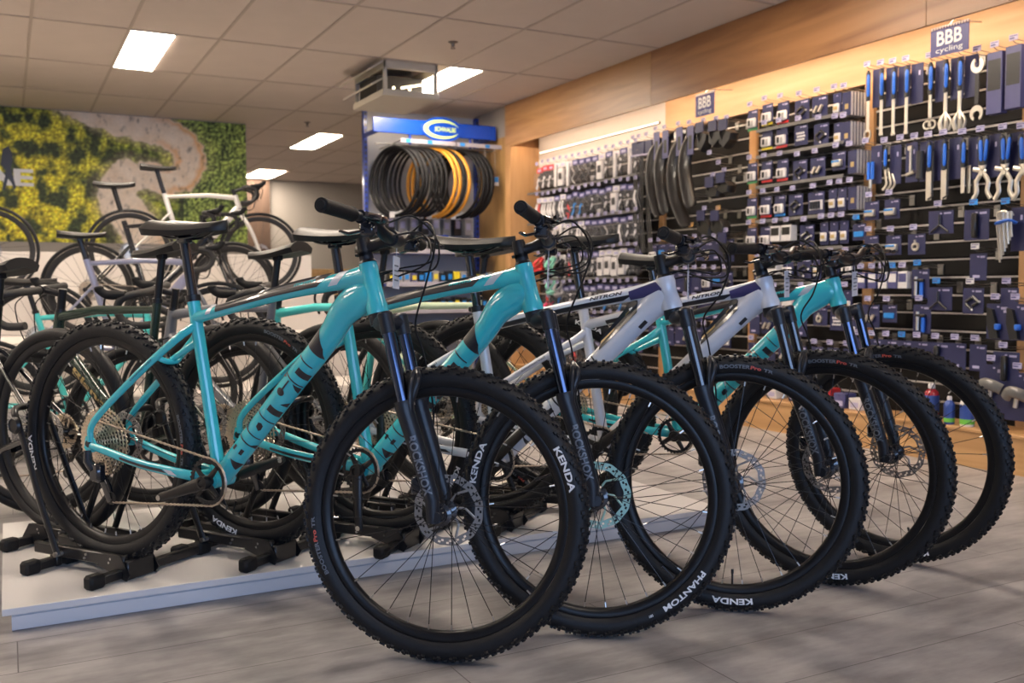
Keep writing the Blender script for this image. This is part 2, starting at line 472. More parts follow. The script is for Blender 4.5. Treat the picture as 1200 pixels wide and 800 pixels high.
    f.tube([br+V((.004, 0, -.016)), SJ*.86+BB*.14], [.0085, .012], 10, 0)
    f.tube([BB+V((-.075, -.040, .008)), BB+V((-.075, .040, .008))], .011, 12, 0)
    T.part('frame', 'frame', None, f.mesh('frame', [body, M_BLACK]))
    # lettering and stripes: parametrised over the right (-y) face of a tube
    def along(path, radii):
        L = [0]
        for i in range(1, len(path)): L.append(L[-1]+(path[i]-path[i-1]).length)
        def fn(dist, h, lift=.0009, side=-1):
            d = max(0, min(L[-1], dist)); i = 0
            while i < len(L)-2 and L[i+1] < d: i += 1
            k = (d-L[i])/max(1e-9, L[i+1]-L[i]); c = path[i].lerp(path[i+1], k)
            t = (path[min(i+2, len(path)-1)]-path[max(i-1, 0)]).normalized()
            ra = radii[i][0]*(1-k)+radii[i+1][0]*k; rb = radii[i][1]*(1-k)+radii[i+1][1]*k
            up = V((0, 1, 0)).cross(t); up.normalize()
            if up.z < 0: up = -up
            q = max(-.985, min(.985, h/ra)); return c+up*(h+lift*q)+V((0, side*(rb*math.sqrt(1-q*q)+lift), 0))
        return fn, L[-1]
    DM = [MB() for _ in range(4)]; fn, LD = along(dt, rr)
    dl = .075
    if style == 'celeste':
        x0, U, Hh = .105, .066, .066
        shp = [[(-.3, .1), (.15, .0), (.05, .5)], [(.50, .22), (.80, .22), (.78, .36), (.50, .36)], [(.45, .60), (.72, .60), (.70, .74), (.45, .74)],
               [(1.12, 0), (1.19, 0), (1.19, .85), (1.12, .85)], [(1.12, 0), (1.35, 0), (1.19, .16)],
               [(1.62, .05), (1.68, .05), (1.68, 1), (1.62, 1)], [(1.68, .62), (1.95, 1), (1.68, 1)],
               [(2.0, .26), (2.10, .20), (2.32, .22), (2.40, .34), (2.32, .46), (2.10, .44)], [(2.62, 0), (2.68, 0), (2.68, .85), (2.62, .85)],
               [(3.05, 0), (3.36, 0), (3.36, .52), (3.05, .52)], [(3.66, .2), (3.92, 0), (3.66, 0)], [(3.66, .74), (3.72, .86), (3.95, 1), (3.66, 1)],
               [(4.12+.17*math.cos(t*pi/5), .5+.19*math.sin(t*pi/5)) for t in range(10)], [(4.25, .46), (4.78, .47), (4.78, .54), (4.25, .54)],
               [(4.80, .70), (4.80, 1), (4.5, 1)], [(4.80, .30), (4.80, 0), (4.5, 0)],
               [(4.86, .0), (4.92, 0), (4.92, .9), (4.86, .9)], [(5.25, 0), (5.56, 0), (5.56, .52), (5.25, .52)],
               [(5.88, .1), (5.94, .1), (5.94, .85), (5.88, .85)], [(6.5, .0), (6.9, .20), (7.5, 1), (6.5, 1)]]
        polys(DM[0], shp, lambda x, y: fn(LD-.045-x0+dl-x*U, (y-.5)*Hh), 0, 10, .25)
        ft, LT = along(tt, rt)
        polys(DM[1], [[(.0, .42), (.37, .42), (.415, .98), (.0, .98)]], lambda x, y: ft(LT-.035-x-.06, .052*(y-.5)*(.62+.38*min(1, x/.3)), .0011), 0, 8, .012)
        polys(DM[1], [[(.445, .30), (.475, .30), (.515, .97), (.480, .97)], [(.0, .45), (.02, .45), (.035, .95), (.015, .95)]], lambda x, y: ft(LT-.055-x, (y-.5)*.044, .0012), 1, 8, .012)
        lettering(DM[1], 'magma', lambda x, y: ft(LT-.425-x, y+.0105, .0020), .010, 2, w=.075, bold=.02)
    else:
        ft, LT = along(tt, rt)
        polys(DM[1], [[(.05, .06), (.46, .06), (.50, .46), (.05, .46)]], lambda x, y: ft(LT-.03-x, (y-.5)*.034), 0, 8, .012)
        polys(DM[1], [[(.0, 0), (.13, .0), (.10, .95), (.0, .62)]], lambda x, y: ft(LT-.512-x*.85, (y-.42)*.040, .0011), 3, 8, .012)
        lettering(DM[1], 'NITRON', lambda x, y: ft(LT-.44-x, y+.0075, .0012), .010, 0, w=.105, bold=.03, shear=.2, cuts=3)
        polys(DM[0], [[(0, .55), (.165, .50), (.205, 1.15), (.02, .92)]], lambda x, y: fn(.262-x, (y-.30)*.064, .0018), 0, 6, .012)
        polys(DM[0], [[(.015, .72), (.075, .70), (.080, .80), (.020, .82)], [(.13, .78), (.185, .9), (.19, 1.0), (.135, .9)]], lambda x, y: fn(.262-x, (y-.30)*.064, .0026), 4, 8, .012)
        polys(DM[0], [[(0, .15), (.03, .15), (.03, .32), (0, .32)]], lambda x, y: fn(.125-x, (y-.62)*.06), 0, 3, .012)
        polys(DM[0], [[(-.3, .0), (-.05, .0), (.05, .5)], [(.5, .2), (.85, .2), (.85, .4), (.5, .4)], [(1.15, 0), (1.35, 0), (1.35, .6), (1.15, .6)], [(1.9, .2), (2.3, .2), (2.3, .45), (1.9, .45)],
                    [(2.65, 0), (2.75, 0), (2.75, .9), (2.65, .9)], [(3.1, 0), (3.4, 0), (3.4, .5), (3.1, .5)], [(4.0, .35), (4.4, .35), (4.4, .6), (4.0, .6)], [(5.2, 0), (5.5, 0), (5.5, .5), (5.2, .5)],
                    [(5.8, 0), (5.9, 0), (5.9, .9), (5.8, .9)]], lambda x, y: fn(LD-.10-x*.058, (y-.5)*.056), 0, 10, .25)
    cs = catmull([BB+V((-.02, 0, .002))-y1*.030, BB+V((-.09, 0, .012))-y1*.043, BB*.45+RA*.55-y1*.060+V((0, 0, -.012)), RA+V((.05, 0, -.014))-y1*.070, RA+V((.008, 0, -.006))-y1*.072], 5)
    fc, LC = along(cs, [(.016-.005*i/len(cs), .009) for i in range(len(cs))])
    polys(DM[2], [[(.13, .25), (.31, .30), (.31, .62), (.15, .66)]], lambda x, y: fc(x, (y-.5)*.022), 0, 4, .012)
    polys(DM[2], [[(.095, .2), (.125, .2), (.145, .7), (.115, .7)]], lambda x, y: fc(x, (y-.5)*.022), 1, 4)
    ss = catmull([SJ+V((.002, 0, -.022))-y1*.010, SJ+V((-.045, 0, -.060))-y1*.034, SJ*.55+RA*.45-y1*.055+V((-.010, 0, .008)), RA+V((.022, 0, .072))-y1*.068, RA+V((.004, 0, .006))-y1*.072], 5)
    fs, LS = along(ss, [(.0125-.002*i/len(ss), .0085) for i in range(len(ss))])
    lettering(DM[3], 'countervail', lambda x, y: fs(.22-x if False else .215+x*-1, y*1., .0010), .008, 0, w=.10)
    DMAT = [M_DECAL, M_SILVDEC, body, M_PURP, M_GOLDDEC]
    for qi, (nm_, lb_) in enumerate((('down_tube_lettering', 'dark lettering along the down tube'), ('top_tube_graphic', 'dark stripe with small lettering on the top tube'), ('chainstay_graphic', 'dark stripe on the chainstay'), ('seatstay_lettering', 'small dark lettering on the seatstay'))):
        T.part('decal%d' % qi, nm_, 'frame', DM[qi].mesh(nm_, DMAT, smooth=False), label=lb_)
    # seatpost + saddle
    sa = (ST-BB).normalized(); sp = MB()
    top = ST+sa*.175
    sp.cyl(ST-sa*.02, top, .0142, 18, 0)
    sp.cbox((top.x-.018, -.016, top.z-.012), (top.x+.018, .016, top.z+.014), .004, 0)
    sp.cyl(top+V((0, -.026, .004)), top+V((0, .026, .004)), .006, 10, 0)
    for s in (-1, 1):
        sp.tube(catmull([top+V((-.085, s*.03, .030)), top+V((-.045, s*.023, .006)), top+V((.05, s*.022, .004)), top+V((.13, s*.012, .034))], 5), .0036, 8, 0)
    T.part('seatpost', 'seatpost', None, sp.mesh('seatpost', [M_GLOSSB, M_STEEL]), 'seat')
    T.part('saddle', 'saddle', None, saddle_mesh(top+V((.035, 0, .044))), 'seat')
    # fork (steers)
    k = MB(); lo = MB(); st = []
    legF = .036
    C = HB+a*.030
    k.tube(catmull([C+p*legF-y1*.063+a*.004, C+p*.024-y1*.05, C+p*.006-y1*.02, C-a*.006, C+p*.006+y1*.02, C+p*.024+y1*.05, C+p*legF+y1*.063+a*.004], 4), [(.020, .019)]*25, 14, 0)
    k.cyl(HB+a*.004, HB+a*.03, .026, 20, 0)
    k.cyl(HT-a*.055, HB, .0143, 14, 0)
    k.cyl(HT-a*.030, HT-a*.008, .0185, 18, 0)
    for s in (-1, 1):
        A = C+p*legF+y1*(s*.063)
        k.cyl(A-a*.016, A+a*.034, .0190, 18, 0)
        k.lathe(A-a*.016, a*-1, [(.0190, 0), (.0155, .004), (.008, .006)], 18, 0, cap=True)
        st.append(MB().cyl(A+a*.028, A+a*.24, .0163, 20, 0))
        E0 = A+a*.205; D = FA+y1*(s*.058)
        leg = [E0, E0+a*.012, E0+a*.03, E0.lerp(D, .55), E0.lerp(D, .86), D-p*.014+a*.012]
        lo.tube(leg, [.0235, .0245, .0225, .0205, .0185, .015], 18, 0)
        lo.tube([E0.lerp(D, .80), D-p*.004, D+a*.016], [(.014, .013), (.015, .010), (.010, .008)], 12, 0)
        lo.cyl(D-y1*(s*.012), D+y1*(s*.014), .013, 16, 0)
    E0 = C+p*legF+a*.215
    arch = catmull([E0-y1*.066+p*.014+a*.018, E0-y1*.064+p*.026-a*.032, E0-y1*.045+p*.036-a*.066, E0+p*.038-a*.075, E0+y1*.045+p*.036-a*.066, E0+y1*.064+p*.026-a*.032, E0+y1*.066+p*.014+a*.018], 5)
    lo.tube(arch, [(.013, .008)]*len(arch), 12, 0, ref=p)
    for s in (-1, 1):
        lo.tube(catmull([E0+y1*(s*.064)+p*.010+a*.01, E0+y1*(s*.060)+p*.045-a*.05, E0+y1*(s*.030)+p*.040-a*.075], 4), .009, 10, 0)
    T.part('fork', 'suspension_fork', None, k.mesh('suspension_fork', [M_FORK]), 'steer')
    for qi, sm_ in enumerate(st): T.part('stanchion%d' % qi, 'stanchion', 'fork', sm_.mesh('stanchion', [M_STANCH if style == 'celeste' else M_GLOSSB]), label='glossy stanchion tube')
    T.part('lowers', 'fork_lowers', 'fork', lo.mesh('fork_lowers', [M_FORK]))
    tx = MB()
    A = C+p*legF-y1*.063; E0 = A+a*.205; D = FA-y1*.058
    ax = (E0-D).normalized(); px = V((0, -1, 0)).cross(ax).normalized()
    if px.x < 0: px = -px
    def ftx(x, y):
        c = E0.lerp(D, .555)-ax*x; q = max(-.0195, min(.0195, y)); return c+px*q+V((0, -(math.sqrt(.0214**2-q*q)+.0004), 0))
    lettering(tx, 'ROCKSHOX', ftx, .022, 0, w=.150, cuts=6, bold=.03)
    T.part('forktext', 'fork_lettering', 'fork', tx.mesh('fork_lettering', [M_GREYTXT], smooth=False), label='grey lettering down the fork leg')
    cal = MB(); D = FA+y1*.062
    cal.cbox(tuple(D-p*.065-a*.075-V((.022, .012, .022))), tuple(D-p*.065-a*.075+V((.022, .022, .026))), .006, 0)
    cal.tube([D-p*.020-a*.02, D-p*.05-a*.06], .009, 10, 0)
    T.part('caliper', 'brake_caliper', 'fork', cal.mesh('brake_caliper', [M_GLOSSB]))
    # wheels
    for w, loc, mode, hub in (('front', FA, 'steer', W_HUBF), ('rear', RA, 'fix', W_HUBR)):
        T.part(w+'_wheel', w+'_wheel', None, W_RIM, mode, loc)
        T.part(w+'_tyre', 'tyre', w+'_wheel', W_TYRE); T.part(w+'_spoke', 'spoke_lacing', w+'_wheel', W_SPOKE)
        T.part(w+'_hub', 'hub', w+'_wheel', hub)
        T.part(w+'_rotor', 'brake_rotor', w+'_wheel', W_ROTOR if w == 'front' else W_ROTORR, label='perforated steel brake rotor')
        
        for qi in (0, 1): T.part(w+'_txt%d' % qi, 'tyre_lettering', w+'_wheel', TXT_A[qi], label='pale lettering on the tyre sidewall')
        if w == 'rear': T.part('cassette', 'cassette', 'rear_wheel', W_CASS, label='stepped steel sprockets')
        va = MB(); va.cyl((0, 0, .293), (0, 0, .262), .003, 8, 0); va.cyl((0, 0, .262), (0, 0, .250), .004, 8, 0)
        T.part(w+'_valve', 'valve', w+'_wheel', va.mesh('valve', [M_BLACK]))
    # crankset about BB (built at the origin)
    c = MB(); R = .068; y = -.052
    for s, ang in ((-1, 0), (1, pi)):
        e = V((math.cos(ang), 0, math.sin(ang)))
        c.tube([e*-.006+y1*(s*.062), e*.03+y1*(s*.066), e*.11+y1*(s*.074), e*.165+y1*(s*.076), e*.178+y1*(s*.076)], [(.016, .009), (.018, .010), (.0145, .009), (.0135, .008), (.009, .007)], 12, 0, ref=(0, 1, 0))
        c.cyl(e*.168+y1*(s*.068), e*.168+y1*(s*.0845), .0075, 12, 1)
        c.lathe((0, s*.056, 0), (0, s, 0), [(.020, 0), (.021, .010), (.019, .018), (.012, .019), (.011, .014)], 20, 0, cap=True)
    c.cyl((0, -.056, 0), (0, .056, 0), .012, 14, 0)
    for i in range(4):
        t = pi*i/2+.5
        c.tube([(.015*math.cos(t), y, .015*math.sin(t)), (.056*math.cos(t), y, .056*math.sin(t))], [(.010, .004), (.007, .003)], 10, 0, ref=(0, 1, 0))
    T.part('crankset', 'crankset', None, c.mesh('crankset', [M_ALU, M_STEEL]), 'crank', BB)
    c2 = MB(); ring(c2, R, 32, R-.014, y+.004, .003, 0)
    T.part('chainring', 'chainring', 'crankset', c2.mesh('chainring', [M_BLACK]))
    # chain
    ch = MB(); yc = -.048; path = []
    pul1 = RA+V((.012, yc, -.100)); pul2 = RA+V((.060, yc, -.165))
    upper = [RA+V((0, -.036, .062)), BB+V((-.006, yc, R))]
    for i in range(26): path.append(upper[0].lerp(upper[1], i/26))
    for i in range(18):
        t = pi/2-pi*i/17; path.append(BB+V((R*math.cos(t), yc, R*math.sin(t))))
    low = [BB+V((-.004, yc, -R)), pul2+V((0, 0, -.012))]
    for i in range(1, 26): path.append(low[0].lerp(low[1], i/26))
    path += [pul2+V((-.010, 0, -.004)), pul2.lerp(pul1, .5)+V((.004, 0, 0)), pul1+V((.012, 0, .004)), RA+V((.02, -.040, -.062)), RA+V((-.03, -.036, -.055)), RA+V((-.062, -.036, 0)), RA+V((-.04, -.036, .048))]
    dense = []
    P = path+[path[0]]
    for i in range(len(P)-1):
        L = (P[i+1]-P[i]).length; nn = max(1, int(L/.0064))
        for j in range(nn): dense.append(P[i].lerp(P[i+1], j/nn))
    ch.tube(dense, [((.0044, .0036) if i % 2 else (.0026, .0028)) for i in range(len(dense))], 6, 0, ref=(0, 1, 0), closed=True)
    T.part('chain', 'chain', None, ch.mesh('chain', [M_CHAIN]))
    d = MB()
    d.tube([RA+V((.0, -.078, -.02)), RA+V((.004, -.082, -.05)), RA+V((.020, -.075, -.075))], [.012, .014, .015], 10, 0)
    d.cbox(tuple(RA+V((.005, -.085, -.115))), tuple(RA+V((.05, -.052, -.055))), .008, 0)
    for q in (pul1, pul2):
        d.lathe(q, (0, 1, 0), [(.006, -.004), (.019, -.002), (.019, .002), (.006, .004)], 18, 1, closed=True)
    for s in (-1, 1):
        d.tube([pul1+V((0, s*.007, .008)), pul1.lerp(pul2, .5)+V((.006, s*.007, 0)), pul2+V((0, s*.007, -.01))], [(.009, .0012), (.013, .0012), (.010, .0012)], 8, 0, ref=(0, 1, 0))
    T.part('derailleur', 'rear_derailleur', None, d.mesh('rear_derailleur', [M_GLOSSB, M_ALU]))
    # stem, bar, controls (steer)
    S = HT-a*.040; BC = S+p*.080-a*.006; sm = MB()
    sm.cyl(S-a*.022, S+a*.020, .0185, 18, 0); sm.tube([S+p*.010, S.lerp(BC, .5), BC-p*.018], [(.015, .015), (.014, .014), (.019, .021)], 14, 0, ref=(0, 1, 0))
    sm.cyl(BC-y1*.024, BC+y1*.024, .0215, 18, 0); sm.cyl(S-a*.022, S-a*.028, .017, 16, 0)
    for s in (-1, 1): sm.cyl(S-p*.018+y1*(s*.006)+a*.012, S-p*.026+y1*(s*.006)+a*.012, .0035, 8, 0)
    T.part('stem', 'stem', None, sm.mesh('stem', [M_BLACK]), 'steer')
    half = []
    for yy, xx, zz, r in ((0, 0, 0, .0158), (.045, 0, 0, .0158), (.085, -.002, .008, .0150), (.13, -.006, .026, .0125), (.18, -.012, .030, .0112), (.26, -.022, .033, .0110), (.378, -.040, .038, .0110)):
        half.append((BC+p*xx+V((0, yy, zz)), r))
    hb = MB(); full = [(V((q.x, -q.y, q.z)), r) for q, r in half[:0:-1]]+half
    pts = catmull([q for q, _ in full], 4); rads = []
    for i in range(len(pts)):
        j = i/4; j0 = min(int(j), len(full)-1); j1 = min(j0+1, len(full)-1); rads.append(full[j0][1]*(1-(j-j0))+full[j1][1]*(j-j0))
    hb.tube(pts, rads, 16, 0)
    T.part('bar', 'handlebar', None, hb.mesh('handlebar', [M_BLACK]), 'steer')
    e0 = half[-1][0]; e1 = half[-2][0]
    gd = (e0-e1).normalized()
    for s in (-1, 1):
        def mir(q): return V((q.x, s*q.y, q.z))
        g = MB(); A0 = e0-gd*.138; N = 26; gp = []; gr = []
        for i in range(N+1):
            gp.append(mir(A0+gd*(.138*i/N+.002))); gr.append(.0158+(.0009 if i % 2 else 0))
        gr[0] = gr[1] = .0178; gr[-2] = .0175; gr[-1] = .0165
        g.tube(gp, gr, 18, 0); g.cyl(gp[-1], gp[-1]+(gp[-1]-gp[-2]).normalized()*.003, .012, 16, 0, .010)
        T.part('grip%d' % s, 'grip', 'bar', g.mesh('grip', [M_RUB]))
        l = MB(); c0 = half[4][0]+V((0, .018, 0))
        l.cyl(mir(c0-V((0, .011, 0))), mir(c0+V((0, .011, 0))), .0165, 14, 0)
        l.tube(catmull([mir(c0+p*.014), mir(c0+p*.030+V((0, -.02, -.006))), mir(c0+p*.034+V((0, -.055, -.008))), mir(c0+p*.030+V((0, -.085, -.006)))], 4), [.010]*5+[.0115]*4+[.009]*4, 10, 0)
        l.tube(catmull([mir(c0+p*.036+V((0, -.02, -.010))), mir(c0+p*.052+V((0, .015, -.018))), mir(c0+p*.060+V((0, .06, -.022))), mir(c0+p*.050+V((0, .11, -.024))), mir(c0+p*.058+V((0, .125, -.024)))], 4), [(.0065, .004)]*17, 8, 0)
        l.cbox(tuple(mir(c0+V((-.012, -.040, -.042)))), tuple(mir(c0+V((.026, -.008, -.010)))), .006, 0)
        l.tube([mir(c0+V((.0, -.01, -.03))), mir(c0+V((-.030, .012, -.040))), mir(c0+V((-.042, .03, -.036)))], [(.004, .007), (.004, .009), (.003, .007)], 8, 0)
        T.part('lever%d' % s, 'brake_lever', 'bar', l.mesh('brake_lever', [M_GLOSSB]))
    cb = MB()
    q0 = half[4][0]+p*.030+V((0, -.085, -.006)); R0 = V((q0.x, -q0.y, q0.z))
    port = HB-a*.085-p*.05
    cb.tube(catmull([R0, R0+p*.05+V((0, .05, .010)), BC+p*.115+V((0, .015, -.03)), BC+p*.10+V((0, .03, -.10)), port+p*.085+V((0, .045, .020)), port+p*.02+V((0, .030, .01))], 7), .0026, 6, 0)
    L0 = V((q0.x, q0.y, q0.z))
    cb.tube(catmull([L0, L0+p*.06+V((0, -.05, .006)), BC+p*.125+V((0, -.035, -.04)), BC+p*.10+V((0, -.02, -.13)), C+p*.085+V((0, .03, -.02)), C+p*.075+y1*.068+a*.10, C+p*.06+y1*.085+a*.26, FA-p*.05-a*.10+y1*.085], 7), .0027, 6, 0)
    cb.tube(catmull([R0+V((-.01, .03, -.03)), R0+p*.06+V((0, .09, -.03)), BC+p*.09+V((0, .06, -.07)), port+p*.10+V((0, .05, .02)), port+p*.01+V((0, .026, 0))], 7), .0024, 6, 0)
    cb.tube(catmull([L0+V((-.01, -.03, -.03)), L0+p*.07+V((0, -.08, -.04)), BC+p*.11+V((0, -.05, -.09)), port+p*.10+V((0, .05, .0)), port+p*.01+V((0, .029, -.012))], 7), .0024, 6, 0)
    T.part('cable', 'brake_hose', None, cb.mesh('brake_hose', [M_RUB]), 'steer')
    tg = MB(); tb = BC+V((.0, .03, -.02))
    tg.cbox((tb.x-.001, tb.y-.026, tb.z-.105), (tb.x+.001, tb.y+.026, tb.z-.022), .0005, 0); tg.tube([tb+V((0, 0, -.024)), tb], .0008, 5, 0)
    for zz in (-.045, -.058, -.07, -.082): tg.box((tb.x-.0014, tb.y-.018, tb.z+zz-.003), (tb.x+.0014, tb.y+.014, tb.z+zz+.001), 1)
    T.part('tag', 'price_tag', None, tg.mesh('price_tag', [M_TAG, M_GREYTXT], smooth=False), 'steer', label='white paper price tag hanging from the bar')
    T.hb, T.a, T.bb, T.sa = HB, a, BB, sa
    return T

def saddle_mesh(o, flat=0., mats=None):
    mb = MB(); N = 22; K = 10; vs = []; fs = []
    for i in range(N+1):
        t = i/N; x = -.145+.275*t
        w = .070*(1-t**.9)**.75*1.0+.018+.004*t if t > .12 else (.052+.036*math.sqrt(max(0, 1-((.12-t)/.13)**2)))
        w = min(w, .073); 
        if t > .94: w = .021*math.sqrt(max(.02, 1-((t-.94)/.062)**2))
        z = .012*(1-t)**2*1.2+.006*t-.006*math.sin(pi*t)
        th = .056-.026*t; dr = .026*(1-.3*t)
        row = []
        for k in range(K+1):
            s = -1+2*k/K; row.append(V((x, w*s, z-dr*abs(s)**2.6)))
        for k in range(K+1):
            s = 1-2*k/K; row.append(V((x, w*.86*s, z-dr-th*.35+.010*(1-abs(s)))))
        vs += row
    n = 2*(K+1)
    for i in range(N):
        for k in range(n): fs.append((i*n+k, i*n+(k+1) % n, (i+1)*n+(k+1) % n, (i+1)*n+k))
    fs.append(tuple(range(n))); fs.append(tuple(N*n+k for k in range(n))[::-1])
    mb.add([v+V(o) for v in vs], fs, 0)
    return mb.mesh('saddle', mats or [M_SADDLE], angle=60)

MTB_TL = make_mtb(M_TEAL, M_DECAL, 'L', 'celeste')
MTB_TM = make_mtb(M_TEAL, M_DECAL, 'M', 'celeste')
MTB_WM = make_mtb(M_WHITE, M_DECAL, 'M', 'white')
def mtb(tpl, x, y, h, steer, crank, fspin, rspin, sdz, label, txt=None, z=0., rotor=None):
    # steer > 0 turns the bar further to the rider's left (anticlockwise from above)
    xf = {'steer': rot_about(tpl.hb, -tpl.a, rad(steer)), 'crank': Matrix.Identity(4), 'seat': Matrix.Translation(tpl.sa*sdz),
          'spin_crankset': Matrix.Rotation(rad(-crank), 4, 'Y'), 'spin_front_wheel': Matrix.Rotation(rad(fspin), 4, 'Y'), 'spin_rear_wheel': Matrix.Rotation(rad(rspin), 4, 'Y')}
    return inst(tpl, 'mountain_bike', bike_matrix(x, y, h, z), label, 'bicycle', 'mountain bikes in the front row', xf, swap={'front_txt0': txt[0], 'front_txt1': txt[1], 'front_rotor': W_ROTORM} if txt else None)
mtb(MTB_TL, .268, 3.143, 34.4, 17, 199, 68, 260, 0, 'large celeste mountain bike at the open platform end, in front of all others')
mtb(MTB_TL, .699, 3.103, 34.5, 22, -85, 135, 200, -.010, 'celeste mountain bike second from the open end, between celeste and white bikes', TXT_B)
mtb(MTB_WM, 1.104, 3.045, 37.5, 11, 42, 180, 120, .010, 'silver white mountain bike standing directly behind the second celeste bike')
mtb(MTB_WM, 1.537, 3.100, 37, -7, 38, 178, 60, .030, 'silver white mountain bike just in front of the last celeste bike')
mtb(MTB_TM, 1.900, 3.160, 38, -15, 2, 168, 20, -.03, 'smaller celeste mountain bike at the far end of the row beside the slatwall')

# ------------------------------------------------------------------ drop-bar bikes
def thin_wheels(pref, Rw, rt, deep, knob=False):
    Rc = Rw-rt
    return dict(tyre=tyre_mesh(pref+'_tyre', Rc, rt, knob, 72), rim=rim_mesh(pref+'_rim', Rc-.018, Rc-.018-deep, .024, mat('matt_carbon_rim', (.010, .010, .011), .55)),
                spoke=spoke_mesh(pref+'_spokes', Rc-.018-deep, 24, nip=False))
RW_ROAD = thin_wheels('road', .340, .0145, .040); RW_GRAV = thin_wheels('gravel', .352, .022, .022)
R_CASS = cassette_mesh('road_cassette', .062, 11, -.018, .022)
R_ROTOR = rotor_mesh('road_rotor', .078, .048)
def make_road(body, W, second=None, aero=False, bar='drop', post=M_BLACK, lettering_mat=None, word=None):
    T = Tpl(); y1 = V((0, 1, 0)); Rw = .352 if W is RW_GRAV else .340; s2 = second or body
    RA = V((0, 0, Rw)); BB = V((.415, 0, Rw-.072)); FA = V((1.015, 0, Rw))
    a = V((.30, 0, -.954)).normalized(); p = V((.954, 0, .30)).normalized()
    HB = FA-a*.375-p*.047; HT = HB-a*.140
    ST = V((.262, 0, .815)); SJ = V((.270, 0, .785)); f = MB()
    f.tube([HT, HT+a*.03, HB-a*.03, HB], [.021, .0215, .024, .026], 18, 0)
    f.tube([HT-a*.012, HT], [.017, .020], 16, 2)
    dt = [HB-a*.032-p*.004, HB-a*.02-p*.03, HB*.5+BB*.5, BB]
    f.tube(dt, [(.028, .022), (.032, .024), (.030, .023), (.026, .026)] if aero else [(.024, .021), (.024, .022), (.022, .022), (.024, .026)], 16, 0, ref=(0, 1, 0))
    tt = [HT+a*.022, HT*.6+SJ*.4+V((0, 0, .004)), SJ]
    f.tube(tt, [(.021, .019), (.018, .017), (.014, .014)], 14, 0, ref=(0, 1, 0))
    f.tube([ST, SJ*.5+BB*.5, BB], [(.020, .014), (.020, .015), (.022, .020)] if aero else [.016, .016, .019], 16, 0, ref=(0, 1, 0))
    f.tube([ST-V((0, 0, .004)), ST+V((-.003, 0, .012))], [.0185, .0185], 16, 2)
    f.cyl(BB-y1*.036, BB+y1*.036, .023, 18, 0)
    sj = SJ*.74+BB*.26
    for s in (-1, 1):
        ys = y1*s
        f.tube(catmull([sj+ys*.008, sj+V((-.03, 0, -.02))+ys*.022, sj*.5+RA*.5+ys*.042, RA+V((.012, 0, .012))+ys*.062], 5), .0078, 10, 0)
        f.tube(catmull([BB+V((-.02, 0, 0))+ys*.028, BB+V((-.10, 0, .012))+ys*.036, BB*.4+RA*.6+ys*.050, RA+V((.01, 0, -.006))+ys*.064], 5), [(.013-.004*i/16, .008) for i in range(16)], 10, 0, ref=(0, 1, 0))
        f.cyl(RA+ys*.054, RA+ys*.074, .011, 12, 2)
    T.part('frame', 'frame', None, f.mesh('frame', [body, s2, M_BLACK]))
    if word:
        tx = MB(); ax = (HB-BB).normalized(); up = V((0, 1, 0)).cross(ax); up = up if up.z > 0 else -up
        for sd in (-1, 1):
            def ft(x, y):
                c = HB.lerp(BB, .5)+ax*(x*-sd*-1 if sd < 0 else -x); q = max(-.020, min(.020, y)); return c+up*q+V((0, sd*(.0245*math.sqrt(1-(q/.0245)**2)+.0008), 0))
            lettering(tx, word, ft, .032, 0, bold=.03, w=.30, cuts=5)
        T.part('ftext', 'frame_lettering', 'frame', tx.mesh('frame_lettering', [lettering_mat], smooth=False))
    sa = (ST-BB).normalized(); top = ST+sa*.150; sp = MB()
    sp.tube([ST-sa*.02, top], [(.018, .012)]*2 if aero else [.0138, .0138], 14, 0, ref=(0, 1, 0)); sp.cbox((top.x-.018, -.014, top.z-.01), (top.x+.018, .014, top.z+.014), .004, 0)
    for s in (-1, 1): sp.tube(catmull([top+V((-.10, s*.03, .030)), top+V((-.05, s*.022, .013)), top+V((.04, s*.021, .012)), top+V((.10, s*.011, .028))], 4), .0034, 6, 1)
    T.part('seatpost', 'seatpost', None, sp.mesh('seatpost', [post, M_STEEL]), 'seat')
    T.part('saddle', 'saddle', None, saddle_mesh(top+V((.02, 0, .038)), mats=[M_SADDLE]), 'seat')
    k = MB(); Cr = HB+a*.012
    k.cyl(HB, Cr+a*.02, .0235, 16, 0)
    for s in (-1, 1):
        k.tube(catmull([Cr+y1*(s*.012), Cr+y1*(s*.038)+a*.03, HB.lerp(FA, .45)+y1*(s*.050)+p*.012, FA+y1*(s*.052)], 5), [(.020-.010*i/15, .011) for i in range(16)], 12, 0, ref=(0, 1, 0))
        k.cyl(FA+y1*(s*.046), FA+y1*(s*.062), .010, 12, 1)
    T.part('fork', 'fork', None, k.mesh('fork', [s2, M_BLACK]), 'steer')
    for w, loc, mode in (('front', FA, 'steer'), ('rear', RA, 'fix')):
        T.part(w+'_wheel', w+'_wheel', None, W['rim'], mode, loc)
        T.part(w+'_tyre', 'tyre', w+'_wheel', W['tyre']); T.part(w+'_spoke', 'spoke_lacing', w+'_wheel', W['spoke'])
        T.part(w+'_hub', 'hub', w+'_wheel', W_HUBF); T.part(w+'_rotor', 'brake_rotor', w+'_wheel', R_ROTOR)
        if w == 'rear': T.part('cassette', 'cassette', 'rear_wheel', R_CASS)
    c = MB()
    for s, ang in ((-1, -.5), (1, pi-.5)):
        e = V((math.cos(ang), 0, math.sin(ang)))
        c.tube([BB+y1*(s*.058), BB+e*.09+y1*(s*.068), BB+e*.172+y1*(s*.070)], [(.015, .009), (.012, .008), (.010, .007)], 10, 0, ref=(0, 1, 0))
    c.cyl(BB-y1*.060, BB+y1*.060, .014, 12, 0)
